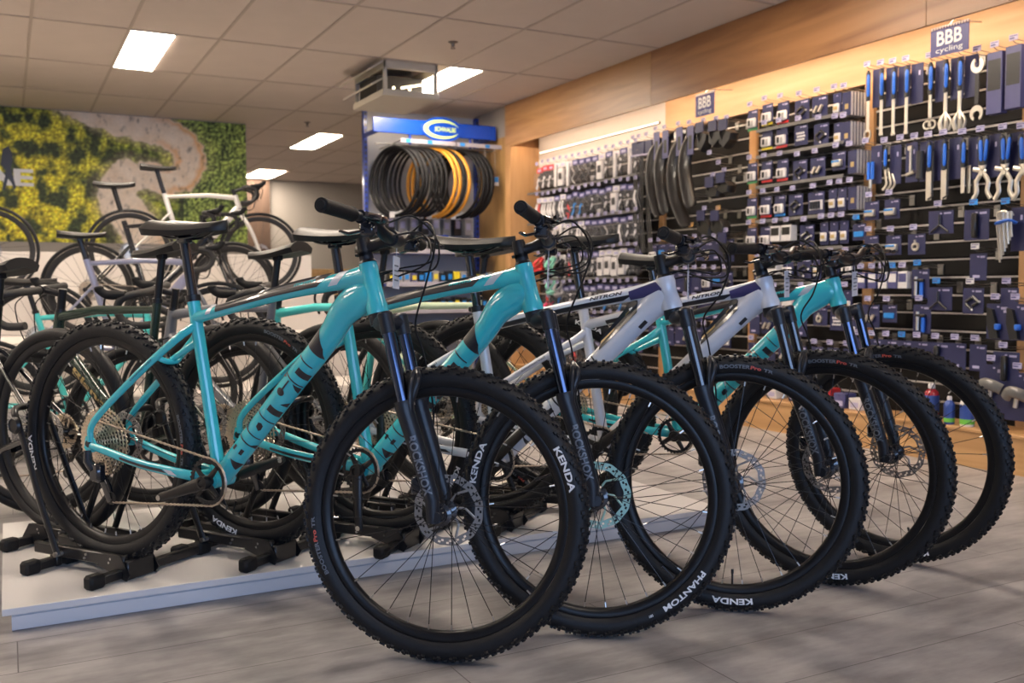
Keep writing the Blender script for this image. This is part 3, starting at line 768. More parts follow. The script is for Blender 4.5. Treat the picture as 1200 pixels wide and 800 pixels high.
    for i in range(4):
        t = pi*i/2+.3; c.tube([BB+V((.01*math.cos(t), -.048, .01*math.sin(t))), BB+V((.075*math.cos(t), -.048, .075*math.sin(t)))], [(.010, .004), (.007, .003)], 8, 0, ref=(0, 1, 0))
    T.part('crankset', 'crankset', None, c.mesh('crankset', [M_ALU]))
    c2 = MB(); ring(c2, .092, 46, .074, -.048, .004, 0); c2.v = [tuple(V(v)+BB) for v in c2.v]
    T.part('chainring', 'chainring', 'crankset', c2.mesh('chainring', [M_BLACK]))
    ch = MB(); pts = []
    u0, u1 = RA+V((0, -.034, .045)), BB+V((0, -.046, .090)); l0, l1 = BB+V((0, -.046, -.090)), RA+V((.045, -.044, -.14))
    for i in range(50): pts.append(u0.lerp(u1, i/50))
    for i in range(20): t = pi/2-pi*i/19; pts.append(BB+V((.090*math.cos(t), -.046, .090*math.sin(t))))
    for i in range(50): pts.append(l0.lerp(l1, i/50))
    pts += [RA+V((.02, -.044, -.10)), RA+V((.03, -.034, -.045)), RA+V((-.045, -.034, 0))]
    ch.tube(pts, [((.0042, .0034) if i % 2 else (.0026, .0028)) for i in range(len(pts))], 6, 0, ref=(0, 1, 0), closed=True)
    T.part('chain', 'chain', None, ch.mesh('chain', [M_CHAIN]))
    d = MB(); d.tube([RA+V((0, -.075, -.02)), RA+V((.02, -.072, -.07)), RA+V((.03, -.05, -.10))], [.010, .013, .010], 8, 0)
    for q in (V((.022, -.044, -.095)), V((.045, -.044, -.148))): d.lathe(RA+q, (0, 1, 0), [(.005, -.005), (.017, -.004), (.017, .004), (.005, .005)], 14, 0, closed=True)
    T.part('derailleur', 'rear_derailleur', None, d.mesh('rear_derailleur', [M_ALU]))
    S = HT-a*(.030 if W is RW_ROAD else .072); BC = S+p*.085-a*.004; sm = MB()
    sm.cyl(HT-a*.004, S-a*.022, .0165, 14, 0); sm.tube([S+p*.008, BC-p*.015], [(.014, .014), (.015, .016)], 12, 0, ref=(0, 1, 0)); sm.cyl(BC-y1*.022, BC+y1*.022, .0195, 14, 0)
    T.part('stem', 'stem', None, sm.mesh('stem', [M_BLACK]), 'steer')
    fw = V((1, 0, 0)); hb = MB()
    side = [V((0, 0, 0)), V((0, .10, 0)), V((.006, .175, .002)), V((.035, .205, 0)), V((.072, .208, -.012)), V((.092, .210, -.045)), V((.082, .212, -.088)), V((.045, .215, -.118)), V((-.005, .217, -.126)), V((-.035, .218, -.126))]
    for s in (-1, 1):
        hb.tube(catmull([BC+V((q.x, s*q.y, q.z)) for q in side], 5), .0158, 12, 0)
    T.part('bar', 'handlebar', None, hb.mesh('handlebar', [M_TAPE]), 'steer')
    for s in (-1, 1):
        h = MB(); o = BC+V((.068, s*.208, .002))
        h.tube(catmull([o+V((-.02, 0, .004)), o+V((.02, 0, .008)), o+V((.055, 0, .014)), o+V((.078, 0, .034)), o+V((.080, 0, .052))], 4), [(.016, .015)]*4+[(.019, .016)]*5+[(.018, .014)]*4+[(.020, .014)]*3+[(.012, .010)], 12, 0, ref=(0, 1, 0))
        h.tube(catmull([o+V((.060, 0, .010)), o+V((.072, s*.006, -.03)), o+V((.058, s*.014, -.075)), o+V((.050, s*.018, -.10))], 4), [(.004, .009)]*13, 8, 1, ref=(0, 1, 0))
        T.part('hood%d' % s, 'brake_hood', 'bar', h.mesh('brake_hood', [M_RUB, M_ALU]))
    cb = MB()
    for s in (-1, 1):
        cb.tube(catmull([BC+V((.02, s*.10, -.012)), BC+V((.085, s*.07, -.06)), HB+V((.095, s*.04, .02)), HB-p*.02+V((0, s*.024, .03))], 6), .0025, 6, 0)
    T.part('cable', 'brake_hose', None, cb.mesh('brake_hose', [M_RUB]), 'steer')
    T.hb, T.a, T.sa = HB, a, sa
    return T
def road(tpl, x, y, h, z, pitch, steer, sdz, label, group):
    M = bike_matrix(x, y, h, z)
    if pitch: M = M @ rot_about((0, 0, .352), (0, 1, 0), rad(pitch))
    xf = {'steer': rot_about(tpl.hb, -tpl.a, rad(steer)), 'seat': Matrix.Translation(tpl.sa*sdz)}
    return inst(tpl, 'drop_bar_bicycle', M, label, 'bicycle', group, xf)

B_BLACK = make_road(M_GLOSSB, RW_GRAV); B_GREEN = make_road(M_GREEN, RW_GRAV, None, lettering_mat=M_GOLDDEC, word='TAURUS' if False else 'Bianchi')
B_GREY = make_road(M_GREYP, RW_GRAV); B_CEL = make_road(M_TEAL2, RW_ROAD, None); B_CELG = make_road(M_TEAL2, RW_GRAV, M_BLACK, post=M_BLACK)
B_SAGE = make_road(M_SAGE, RW_GRAV, M_BLACK)
B_LAV = make_road(M_LAV, RW_ROAD, M_GREYP, aero=True); B_WHT = make_road(M_RDW, RW_ROAD, M_RDW, aero=True); B_YEL = make_road(M_GLOSSB, RW_ROAD, M_GLOSSB, aero=True)
H2 = 214.4
G2 = 'drop-bar bikes in the back row of the platform'
for tpl, x, y, sdz, st, lab in (
        (B_BLACK, .150, 3.56, -.055, 8, 'black drop-bar bike beside the dark green one, cut by the frame edge'),
        (B_GREEN, .680, 3.56, .02, 24, 'dark green drop-bar bike with gold lettering behind the big celeste mountain bike'),
        (B_GREY, 1.115, 3.56, .02, 30, 'slate grey drop-bar bike standing between the dark green and celeste ones'),
        (B_CELG, 1.560, 3.56, .05, 28, 'celeste drop-bar bike with black fork beside the sage green one'),
        (B_SAGE, 2.030, 3.56, .04, 8, 'sage green drop-bar bike behind the white mountain bikes')):
    road(tpl, x, y, H2, .103, 5.8, st, sdz, lab, G2)
road(B_CEL, -.12, 5.75, 92, 0, 0, -10, .0, 'celeste racing bike on the floor behind the dark green drop-bar bike', 'racing bikes at the back')
G3 = 'racing bikes on the white stepped display'
road(B_LAV, .17, 6.25, 88, .31, 0, -6, -.03, 'lavender grey racing bike on the lowest step of the white display', G3)
road(B_YEL, .52, 7.40, 66, .6, 0, -10, .10, 'black racing bike on the middle step, in front of the white one', G3)
road(B_WHT, .885, 8.12, 88, .9, 0, -8, .03, 'white racing bike on the upper step in front of the forest poster', G3)
road(B_YEL, -1.11, 8.20, 89, .9, 0, 0, .03, 'black racing bike on the upper step, only its front wheel in view', G3)

# ------------------------------------------------------------------ floor stands
ZP = .066
def stand_tpl(bars):
    st = Tpl(); b = MB()
    for u, ya, yb in bars:
        b.cbox((u-.014, ya+.03, ZP+.006), (u+.014, yb-.03, ZP+.034), .004, 0)
        for yy in (-.045, .045): b.cbox((u-.017, yy-.010, ZP+.004), (u+.017, yy+.010, ZP+.040), .003, 0)
    st.part('base', 'base_bar', None, b.mesh('base_bar', [M_STAND]))
    for qi, (u, ya, yb) in enumerate(bars):
        for qj, (y0, y1_) in enumerate(((ya, ya+.055), (yb-.055, yb))):
            b = MB(); b.cbox((u-.020, y0, ZP), (u+.020, y1_, ZP+.042), .008, 0)
            st.part('foot%d%d' % (qi, qj), 'rubber_foot', 'base', b.mesh('rubber_foot', [M_RUB]))
    b = MB()
    for s in (-1, 1):
        b.cbox((-.30, s*.043-.010, ZP+.036), (.11, s*.043+.010, ZP+.072), .004, 0)
        b.prism([(.0, .036), (.125, .0), (.140, .02), (.100, .075), (.03, .075)], (.0, s*.043+(.010 if s > 0 else -.014), ZP), (1, 0, 0), (0, 0, 1), (0, .004, 0), 0)
        for u in (-.19, -.06, .05):
            for zz in (.048, .060): b.cyl((u+(zz-.048)*.6, s*.053, ZP+zz), (u+(zz-.048)*.6, s*.057, ZP+zz), .004, 10, 1)
    b.cbox((.10, -.05, ZP+.002), (.125, .05, ZP+.060), .004, 0)
    st.part('tray', 'wheel_tray', None, b.mesh('wheel_tray', [M_STAND, M_STEEL]))
    b = MB()
    for s in (-1, 1):
        b.tube([(-.165, s*.068, ZP+.045), (-.24, s*.066, ZP+.20), (-.350, s*.055, ZP+.44)], [(.013, .007)]*3, 10, 0, ref=(0, 1, 0))
        b.cyl((-.165, s*.05, ZP+.050), (-.165, s*.080, ZP+.050), .008, 10, 1)
    b.tube(catmull([(-.350, -.055, ZP+.44), (-.372, -.053, ZP+.475), (-.396, -.03, ZP+.488), (-.400, 0, ZP+.490), (-.396, .03, ZP+.488), (-.372, .053, ZP+.475), (-.350, .055, ZP+.44)], 4), .011, 10, 0)
    b.lathe((-.352, -.062, ZP+.440), (0, -1, 0), [(.026, 0), (.028, .006), (.022, .014), (.020, .010)], 20, 0, cap=True)
    st.part('arm', 'holding_arm', None, b.mesh('holding_arm', [M_STAND, M_STEEL]))
    return st
st = stand_tpl(((.095, -.17, .30), (-.205, -.16, .24)))
st2 = stand_tpl(((.095, -.20, .16), (-.205, -.20, .16)))
SN = ['at the open end, under the large celeste mountain bike', 'under the second celeste mountain bike', 'under the white mountain bike behind the celeste pair', 'under the white mountain bike beside the last celeste one', 'under the small celeste mountain bike at the far end']
for (x, y, h), nm in zip(((.268, 3.143, 34.4), (.699, 3.103, 34.5), (1.104, 3.045, 37.5), (1.537, 3.10, 37), (1.90, 3.16, 38)), SN):
    inst(st, 'bike_stand', bike_matrix(x, y, h), 'black steel floor stand '+nm, 'bike stand', 'floor stands on the platform')
for (x, nm) in ((.15, 'black drop-bar bike'), (.68, 'dark green drop-bar bike'), (1.115, 'slate grey drop-bar bike'), (1.56, 'celeste drop-bar bike'), (2.03, 'sage green drop-bar bike')):
    inst(st2, 'bike_stand', bike_matrix(x, 3.56, H2, .0), 'black steel floor stand under the '+nm, 'bike stand', 'floor stands on the platform')

# ------------------------------------------------------------------ the room
ZC = 2.714
def floor_mat():
    m = bpy.data.materials.new('vinyl_plank'); m.use_nodes = True; nt = m.node_tree; b = nt.nodes['Principled BSDF']; L = nt.links.new
    tc = nt.nodes.new('ShaderNodeTexCoord')
    br = nt.nodes.new('ShaderNodeTexBrick'); br.offset = .37; br.inputs['Scale'].default_value = 1
    br.inputs['Brick Width'].default_value = 1.5; br.inputs['Row Height'].default_value = .235; br.inputs['Mortar Size'].default_value = .0016; br.inputs['Mortar Smooth'].default_value = .1
    br.inputs['Color1'].default_value = (.30, .30, .30, 1); br.inputs['Color2'].default_value = (.62, .62, .62, 1); br.inputs['Mortar'].default_value = (.0, .0, .0, 1)
    L(tc.outputs['Object'], br.inputs['Vector'])
    mp = nt.nodes.new('ShaderNodeMapping'); mp.inputs['Scale'].default_value = (1.1, 7, 1); L(tc.outputs['Object'], mp.inputs['Vector'])
    n = nt.nodes.new('ShaderNodeTexNoise'); n.inputs['Scale'].default_value = 2.2; n.inputs['Detail'].default_value = 8; n.inputs['Roughness'].default_value = .62; L(mp.outputs[0], n.inputs['Vector'])
    mp2 = nt.nodes.new('ShaderNodeMapping'); mp2.inputs['Scale'].default_value = (1.4, 3.2, 1); L(tc.outputs['Object'], mp2.inputs['Vector'])
    n2 = nt.nodes.new('ShaderNodeTexNoise'); n2.inputs['Scale'].default_value = 1.9; n2.inputs['Detail'].default_value = 5; n2.inputs['Roughness'].default_value = .62; L(mp2.outputs[0], n2.inputs['Vector'])
    ad = nt.nodes.new('ShaderNodeMath'); ad.operation = 'MULTIPLY_ADD'; ad.inputs[1].default_value = .38; L(n.outputs['Fac'], ad.inputs[0])
    m2 = nt.nodes.new('ShaderNodeMath'); m2.operation = 'MULTIPLY'; m2.inputs[1].default_value = .75; L(n2.outputs['Fac'], m2.inputs[0]); L(m2.outputs[0], ad.inputs[2])
    ad2 = nt.nodes.new('ShaderNodeMath'); ad2.operation = 'MULTIPLY_ADD'; ad2.inputs[1].default_value = .14; L(br.outputs['Color'], ad2.inputs[0]); L(ad.outputs[0], ad2.inputs[2])
    r = ramp(nt, [(.40, (.112, .106, .108)), (.56, (.232, .218, .217)), (.78, (.405, .385, .378))]); L(ad2.outputs[0], r.inputs['Fac'])
    mx = nt.nodes.new('ShaderNodeMix'); mx.data_type = 'RGBA'; mx.inputs[7].default_value = (.10, .09, .088, 1); L(br.outputs['Fac'], mx.inputs[0]); L(r.outputs[0], mx.inputs[6]); L(mx.outputs[2], b.inputs['Base Color'])
    rr = nt.nodes.new('ShaderNodeMapRange'); rr.inputs[3].default_value = .34; rr.inputs[4].default_value = .52; L(n.outputs['Fac'], rr.inputs[0]); L(rr.outputs[0], b.inputs['Roughness'])
    bp = nt.nodes.new('ShaderNodeBump'); bp.inputs['Strength'].default_value = .12; bp.inputs['Distance'].default_value = .002; L(n.outputs['Fac'], bp.inputs['Height']); L(bp.outputs[0], b.inputs['Normal'])
    return m
WOODL = wood('oak_panel', (.40, .215, .085), (.56, .33, .145), 'Y', 1., .42)
WOODB = wood('oak_bulkhead', (.20, .090, .036), (.34, .165, .066), 'Y', .8, .4)
WOODV = wood('oak_upright', (.40, .215, .09), (.54, .31, .14), 'Z', 1., .45)
WOODP = wood('plywood', (.30, .17, .06), (.42, .25, .095), 'Z', 1.4, .5)
M_CEIL = mat('ceiling_tile', (.57, .495, .44), .9, var=.05, vscale=5, bump=.25, bscale=180)
M_GRID = mat('ceiling_grid', (.42, .355, .30), .7)
M_WALLG = mat('grey_wall', (.30, .275, .25), .85, var=.05, vscale=2)
M_WALLW = mat('white_wall', (.55, .53, .50), .85, var=.04, vscale=2)
X0, X1, Y0, Y1, XF = -5.2, 4.78, -4.6, 15.5, 6.6
struct('floor', MB().box((X0, Y0, -.08), (XF, Y1, 0)), floor_mat(), smooth=False)
struct('ceiling', MB().box((X0, Y0, ZC), (XF, Y1, ZC+.06)), M_CEIL, smooth=False)
g = MB(); x = .2-.6*9
while x < XF:
    if x > X0: g.box((x-.010, Y0, ZC-.005), (x+.010, Y1, ZC+.001))
    x += .6
y = 7.05-1.215*9
while y < Y1:
    if y > Y0: g.box((X0, y-.010, ZC-.0045), (XF, y+.010, ZC+.001))
    y += 1.215
struct('trim_1', g, M_GRID, smooth=False)
struct('wall_left', MB().box((X0-.1, Y0, 0), (X0, Y1, ZC)), M_WALLW, smooth=False)
struct('wall_right', MB().box((X1, Y0, 0), (X1+.1, 9.04, ZC)), M_WALLG, smooth=False)
struct('wall_passage', MB().box((X1, 9.041, 0), (XF, 9.14, ZC)), M_WALLG, smooth=False)
struct('wall_far_right', MB().box((XF, 9.041, 0), (XF+.1, Y1, ZC)), M_WALLG, smooth=False)
struct('wall_back', MB().box((X0, Y1, 0), (XF, Y1+.1, ZC)), M_WALLG, smooth=False)
# shop front with a wide window behind the photographer
WX0, WX1, WZ0, WZ1 = -3.6, 3.4, .35, 2.45
fw_ = MB(); fw_.box((X0, Y0-.15, 0), (WX0, Y0, ZC)); fw_.box((WX1, Y0-.15, 0), (X1, Y0, ZC)); fw_.box((WX0, Y0-.15, 0), (WX1, Y0, WZ0)); fw_.box((WX0, Y0-.15, WZ1), (WX1, Y0, ZC))
struct('wall_front', fw_, M_WALLW, smooth=False)
wf = MB()
for xx in (WX0, -1.3, 1.05, WX1-.06): wf.box((xx, Y0-.12, WZ0), (xx+.06, Y0-.05, WZ1))
for zz in (WZ0, WZ1-.06): wf.box((WX0, Y0-.12, zz), (WX1, Y0-.05, zz+.06))
wo = struct('window_1', wf, M_ALU, smooth=False)
MGL = mat('window_glass', (1, 1, 1), .02, trans=1.)
link('window_pane', MB().box((WX0, Y0-.09, WZ0), (WX1, Y0-.082, WZ1)).mesh('window_pane', MGL, smooth=False), wo)

# right-hand fixture: bulkhead, uprights, base, end return
PLY = wood('oak_bulkhead_end', (.29, .145, .055), (.43, .235, .095), 'Y', 1.3, .4)
for i, (ya, yb) in enumerate(((5.935, 8.31), (3.50, 5.931), (1.06, 3.496), (-4.6, 1.056))):
    o = struct('trim_%d' % (i+2), MB().box((4.34, ya, 2.31), (4.362, yb, ZC-.002)), PLY if i == 0 else WOODB, smooth=False)
struct('trim_6', MB().box((4.362, 8.285, 2.31), (4.78, 8.31, ZC-.002)), WOODB, smooth=False)
e = MB(); e.box((4.34, 8.205, 0), (4.362, 8.31, 2.31)); e.box((4.362, 8.205, 0), (4.72, 8.23, 2.31))
struct('trim_7', e, WOODV, smooth=False)
struct('wall_end', MB().box((4.36, 8.311, 0), (4.78, 9.04, 2.42)), WOODP, smooth=False)
struct('wall_side', MB().box((4.364, 8.311, 2.42), (4.78, 9.04, ZC)), M_WALLG, smooth=False)
bs = MB(); bs.cbox((4.378, -4.6, .182), (4.70, 8.205, .200), .003); bs.box((4.386, -4.6, 0), (4.70, 8.205, .182))
struct('baseboard_right', bs, WOODL, smooth=False)
for i, (ya, yb) in enumerate(((-4.6, 6.17),)):
    struct('trim_8', MB().box((4.655, ya, 2.165), (4.70, yb, 2.60)), wood('pale_oak_band', (.48, .30, .16), (.60, .40, .235), 'Y', .9, .5), smooth=False)
M_PALE = mat('pale_panel', (.62, .60, .58), .5, var=.03)
struct('trim_9', MB().box((4.66, 6.17, 2.10), (4.70, 8.205, 2.60)), M_PALE, smooth=False)
for i, yy in enumerate((2.09, 3.11, 4.130, 5.148, 6.195)):
    struct('trim_%d' % (10+i), MB().box((4.640, yy-.034, .2), (4.675, yy+.034, 2.166)), WOODV, smooth=False)
M_SLAT = mat('slatwall_grey', (.0085, .0075, .007), .6, spec=.25, var=.15, vscale=6)
M_INS = mat('groove_alloy', (.50, .47, .44), .42, .35)
for ya, yb, lab in ((-4.6, 2.056, 'slatwall beyond the tool bay out of view'), (2.124, 3.076, 'slatwall panel at the frame edge past the tools'), (3.144, 4.096, 'dark grey slatwall behind the blue-handled tools'), (4.164, 5.114, 'dark grey slatwall behind the rows of navy cards'),
                    (5.182, 6.161, 'dark grey slatwall behind the hanging mudguards'), (6.229, 8.204, 'dark grey slatwall behind the white and clear packs beside the oak end')):
    if yb < 2.5: continue
    w = MB(); z = .2
    while z < 2.1:
        w.box((4.664, ya, z), (4.70, yb, z+.088)); w.box((4.682, ya, z+.088), (4.70, yb, z+.1)); z += .1
    o = w.build('slatwall_panel', M_SLAT, smooth=False); tag(o, lab, 'wall panel', 'slatwall panels')
    s = MB(); z = .288
    while z < 2.1:
        s.box((4.658, ya, z-.008), (4.668, yb, z+.002)); s.box((4.668, ya, z-.003), (4.68, yb, z)); z += .1
    s.build('groove_insert', M_INS, o, smooth=False)['label'] = 'bright alloy groove strips'

# ------------------------------------------------------------------ platform, display, poster
M_LAM = mat('white_laminate', (.66, .64, .63), .30, 0, .2, .04, 3)
M_LAME = mat('laminate_edge', (.60, .60, .62), .4)
pl = MB(); pl.cbox((-.035, 2.905, .046), (2.475, 4.0, .066), .0015)
po = pl.build('display_platform', M_LAM); tag(po, 'low white laminate platform under the two rows of bikes', 'platform')
k = MB(); k.box((-.012, 2.918, 0), (2.44, 3.98, .0455)); k.box((-.012, 2.914, .002), (2.44, 2.918, .040))
k.build('plinth', M_LAME, po, smooth=False)
M_DISP = mat('display_white', (.62, .58, .54), .6, var=.03, vscale=2)
d0 = MB(); d0.cbox((-2.4, 5.99, 0), (2.47, 6.745, .31), .004); o = d0.build('display_step', M_DISP); tag(o, 'lowest white step of the stepped display, carrying the lavender grey racing bike', 'display step', 'white display blocks')
d0 = MB(); d0.cbox((-2.4, 6.75, 0), (2.47, 7.88, .6), .004); o = d0.build('display_step', M_DISP); tag(o, 'middle white step of the stepped display, carrying one black racing bike', 'display step', 'white display blocks')
d0 = MB(); d0.cbox((-2.4, 7.884, 0), (2.47, 8.55, .9), .004); o = d0.build('display_step', M_DISP); tag(o, 'white upper step of the display carrying the white racing bike', 'display step', 'white display blocks')
d0 = MB(); d0.cbox((-2.4, 8.554, 0), (2.47, 8.80, 1.247), .004); o = d0.build('display_block', M_DISP); tag(o, 'tall white back block of the display below the poster', 'display block', 'white display blocks')
struct('wall_poster', MB().box((-5.2, 10.47, 0), (2.33, 10.57, ZC)), M_WALLG, smooth=False)
pm = MB(); pm.box((3.05, 15.38, 0), (3.78, 15.499, ZC-.001))
struct('trim_15', pm, wood('brown_upright', (.055, .030, .018), (.095, .054, .032), 'Z', 1, .7), smooth=False)

def poster():
    xa, xb, za, zb = -1.75, 2.325, 1.415, 2.706; NX, NZ = 340, 120
    me = bpy.data.meshes.new('poster'); vs = []; fs = []; cols = []
    # road band: polyline in poster pixels of the photograph-like layout (0..289 across, 0..150 down from the top edge)
    def seg(p, a, b):
        ax, ay = a; bx, by = b; t = max(0, min(1, ((p[0]-ax)*(bx-ax)+(p[1]-ay)*(by-ay))/((bx-ax)**2+(by-ay)**2+1e-9)))
        return math.hypot(p[0]-ax-t*(bx-ax), p[1]-ay-t*(by-ay)), t
    road_ = [(70, -8, 12), (110, 4, 15), (150, 10, 17), (188, 16, 19), (212, 30, 21), (219, 50, 21), (208, 68, 19), (185, 74, 17), (160, 70, 18), (142, 70, 20), (128, 82, 22), (128, 100, 23), (145, 122, 24), (160, 150, 26)]
    for j in range(NZ+1):
        for i in range(NX+1):
            x = xa+(xb-xa)*i/NX; z = za+(zb-za)*j/NZ; vs.append((x, 10.464, z))
            px = x/2.325*289; py = (zb-z)/(zb-za)*150
            dmin = 9e9; ex = ey = 0
            wob = 5*noise.noise((px*.05, py*.05, 3.1))+3*noise.noise((px*.15, py*.15, 7.1))
            for q in range(len(road_)-1):
                d, t = seg((px, py), road_[q][:2], road_[q+1][:2]); wd = road_[q][2]*(1-t)+road_[q+1][2]*t
                dmin = min(dmin, (d+wob)/wd)
            fo = .5+.5*noise.fractal((px*.055, py*.055, 1.), 1., 2., 4); fo2 = .5+.5*noise.noise((px*.022+9, py*.022, 2.))
            fo3 = noise.fractal((px*.3, py*.3, 5.), 1., 2., 3)
            yel = max(0, min(1, (150-px)/120))*max(0, min(1, .35+py/150*.9))
            base = V((.022, .034, .010)).lerp(V((.14, .19, .025)), min(1, max(0, fo*3.2-1.05))).lerp(V((.36, .37, .04)), min(1, max(0, fo*2.6-1.35)))
            base = base.lerp(V((.62, .56, .02)).lerp(V((.75, .50, .02)), fo2), yel*min(1, max(0, fo*3.0-1.1)))
            if px > 208: base = base.lerp(V((.035, .06, .015)).lerp(V((.20, .27, .06)), min(1, max(0, .5+.9*fo3+(fo-.5)))), .85)
            base = base*(.75+.9*max(-.5, min(.6, fo3)))
            sand = V((.62, .50, .38)).lerp(V((.70, .62, .54)), .5+.5*noise.fractal((px*.06, py*.06, 11.), 1., 2., 3))
            sand = sand.lerp(V((.62, .33, .12)), .85*max(0, 1-abs(dmin-.75)/.3)*max(0, min(1, (px-165)/40)))
            sand = sand*(1-.55*max(0, noise.fractal((px*.16, py*.1, 21.), 1., 2., 3)-.28)*2)
            kk = max(0, min(1, (1.03-dmin)/.12))
            sc = max(0, min(1, (1.6-dmin)/.6))*max(0, min(1, .2+fo))*.55
            c = (base*2.5).lerp(V((.70, .56, .38)), sc if px < 200 else sc*.3).lerp(sand*1.22, kk)
            c = V((min(.95, c.x), min(.92, c.y), min(.85, c.z)))
            cols += [max(0, c.x), max(0, c.y), max(0, c.z), 1-.85*kk]
    for j in range(NZ):
        for i in range(NX):
            a = j*(NX+1)+i; fs.append((a, a+1, a+NX+2, a+NX+1))
    n0 = len(vs); vs += [(xa, 10.469, za), (xb, 10.469, za), (xb, 10.469, zb), (xa, 10.469, zb)]; cols += [.2, .2, .2, 1]*4
    fs.append((n0, n0+3, n0+2, n0+1))
    c = [0, NX, (NZ+1)*(NX+1)-1, NZ*(NX+1)]
    for q in range(4): fs.append((c[q], n0+q, n0+(q+1) % 4, c[(q+1) % 4]))
    me.from_pydata(vs, [], fs)
    at = me.color_attributes.new('print', 'FLOAT_COLOR', 'POINT'); at.data.foreach_set('color', cols)
    m = bpy.data.materials.new('printed_poster'); m.use_nodes = True; nt = m.node_tree; b = nt.nodes['Principled BSDF']; b.inputs['Roughness'].default_value = .6
    A = nt.nodes.new('ShaderNodeVertexColor'); A.layer_name = 'print'
    tc = nt.nodes.new('ShaderNodeTexCoord'); n = nt.nodes.new('ShaderNodeTexVoronoi'); n.inputs['Scale'].default_value = 30; nt.links.new(tc.outputs['Object'], n.inputs['Vector'])
    mr = nt.nodes.new('ShaderNodeMapRange'); mr.inputs[1].default_value = 0; mr.inputs[2].default_value = .8; mr.inputs[3].default_value = 1.35; mr.inputs[4].default_value = .35; nt.links.new(n.outputs['Distance'], mr.inputs[0])
    mx = nt.nodes.new('ShaderNodeMix'); mx.data_type = 'RGBA'; mx.blend_type = 'MULTIPLY'; mx.inputs[0].default_value = .6
    mm = nt.nodes.new('ShaderNodeMath'); mm.operation = 'MULTIPLY'; mm.inputs[1].default_value = .75; nt.links.new(A.outputs[1], mm.inputs[0]); nt.links.new(mm.outputs[0], mx.inputs[0]); nt.links.new(A.outputs[0], mx.inputs[6]); nt.links.new(mr.outputs[0], mx.inputs[7]); nt.links.new(mx.outputs[2], b.inputs['Base Color'])
    me.materials.append(m)
    o = link('wall_poster_print', me); o.name = 'forest_poster'
    tag(o, 'large printed poster of a sandy bend through yellow-green forest', 'poster')
    t = MB()
    lettering(t, 'AE', lambda x, y: V((.045+x, 10.4625, 2.035+y)), .165, 0, bold=.03, w=.46)
    t.build('poster_lettering', M_WHTXT, o, smooth=False)['label'] = 'white capital letters printed on the poster'
    t = MB()
    t.prism([(-.03, .30), (.02, .33), (.055, .26), (.05, .18), (.035, .12), (.075, -.06), (.06, -.09), (.015, .04), (-.02, -.09), (-.045, -.09), (-.005, .09), (-.05, .16)], (.045, 10.4615, 2.0), (1, 0, 0), (0, 0, 1), (0, .0008, 0))
    t.build('poster_figure', M_DECAL, o, smooth=False)['label'] = 'small dark walking silhouette over the lettering'
poster()

M_CAB = wood('cabinet_oak', (.42, .25, .09), (.55, .34, .14), 'Z', 1, .5)
c = MB(); c.cbox((3.02, 10.6, 0), (3.75, 11.0, 1.17), .004); co_ = c.build('wooden_cabinet', M_CAB); tag(co_, 'light oak cabinet against the passage between display and tyre rack', 'cabinet')
for xx in (3.03, 3.275, 3.52):
    c = MB(); c.cbox((xx, 10.585, .05), (xx+.225, 10.599, 1.14), .003); dd = c.build('door', M_CAB, co_)
    h = MB(); h.cyl((xx+.20, 10.57, .7), (xx+.20, 10.57, .86), .006, 8); h.build('handle', M_ALU, dd)

# ------------------------------------------------------------------ goods on the slatwall
NAVY = (.020, .023, .080)
M_NAVY = mat('navy_card', NAVY, .4, var=.15, vscale=12)
M_NAVY2 = mat('pale_navy_card', (.065, .066, .18), .4, var=.12, vscale=12)
M_CWHITE = mat('card_white', (.60, .58, .58), .45, var=.1, vscale=25)
M_LILAC = mat('lilac_tag', (.40, .38, .56), .45, var=.1, vscale=40)
M_CRED = mat('card_red', (.55, .03, .03), .4); M_CYEL = mat('card_yellow', (.72, .58, .03), .4); M_CGRN = mat('card_green', (.05, .30, .10), .4); M_CBLU = mat('card_blue', (.02, .22, .62), .4)
M_TOOLB = mat('tool_blue', (.015, .13, .60), .35, 0, .2); M_TOOLK = mat('tool_black', (.015, .015, .017), .45)
M_TOOLS = mat('tool_steel', (.62, .58, .50), .32, .75, 0, .08, 30)
M_TAN = mat('tan_tag', (.62, .36, .10), .5)
M_WIRE = mat('hook_wire', (.34, .33, .31), .35, 1.)
M_CLEARP = mat('clear_bag', (.80, .80, .86), .10, alpha=.045, coat=.25)
M_MINT = mat('mint_plastic', (.25, .62, .48), .4); M_PINK = mat('pink_plastic', (.75, .03, .14), .4); M_GREYPL = mat('grey_plastic', (.30, .29, .29), .45, var=.1)
M_BKPL = mat('black_plastic', (.010, .010, .011), .36, 0, .2)
XH = 4.661
ORD = 'first second third fourth fifth sixth seventh eighth ninth tenth eleventh twelfth thirteenth fourteenth fifteenth sixteenth seventeenth eighteenth nineteenth twentieth'.split()
ROWN = ['top', 'second', 'third', 'fourth', 'fifth', 'sixth', 'seventh', 'eighth', 'lowest']
def hook_tpl(tagmat, L=.20):
    t = Tpl(); b = MB()
    b.tube([(0, -.002, .012), (0, -L+.02, .012), (0, -L, .022)], .0024, 6, 0)
    b.tube([(.008, -.002, .020), (.008, -L+.005, .030)], .0018, 6, 0)
    b.box((-.018, -.006, -.03), (.018, 0, .03), 0)
    t.part('wire', 'wire', None, b.mesh('hook_wire', M_WIRE))
    b = MB(); b.cbox((-.020, -L-.004, .022), (.028, -L-.001, .052), .0006, 0)
    b.box((-.016, -L-.0046, .043), (.024, -L-.004, .047), 1); b.box((-.016, -L-.0046, .030), (.010, -L-.004, .037), 1)
    t.part('tag', 'price_label', None, b.mesh('price_label', [tagmat, M_NAVY2], smooth=False)); return t
HK = hook_tpl(M_LILAC); HKW = hook_tpl(M_CWHITE); HKB = hook_tpl(M_CBLU); HKT = hook_tpl(M_TAN)

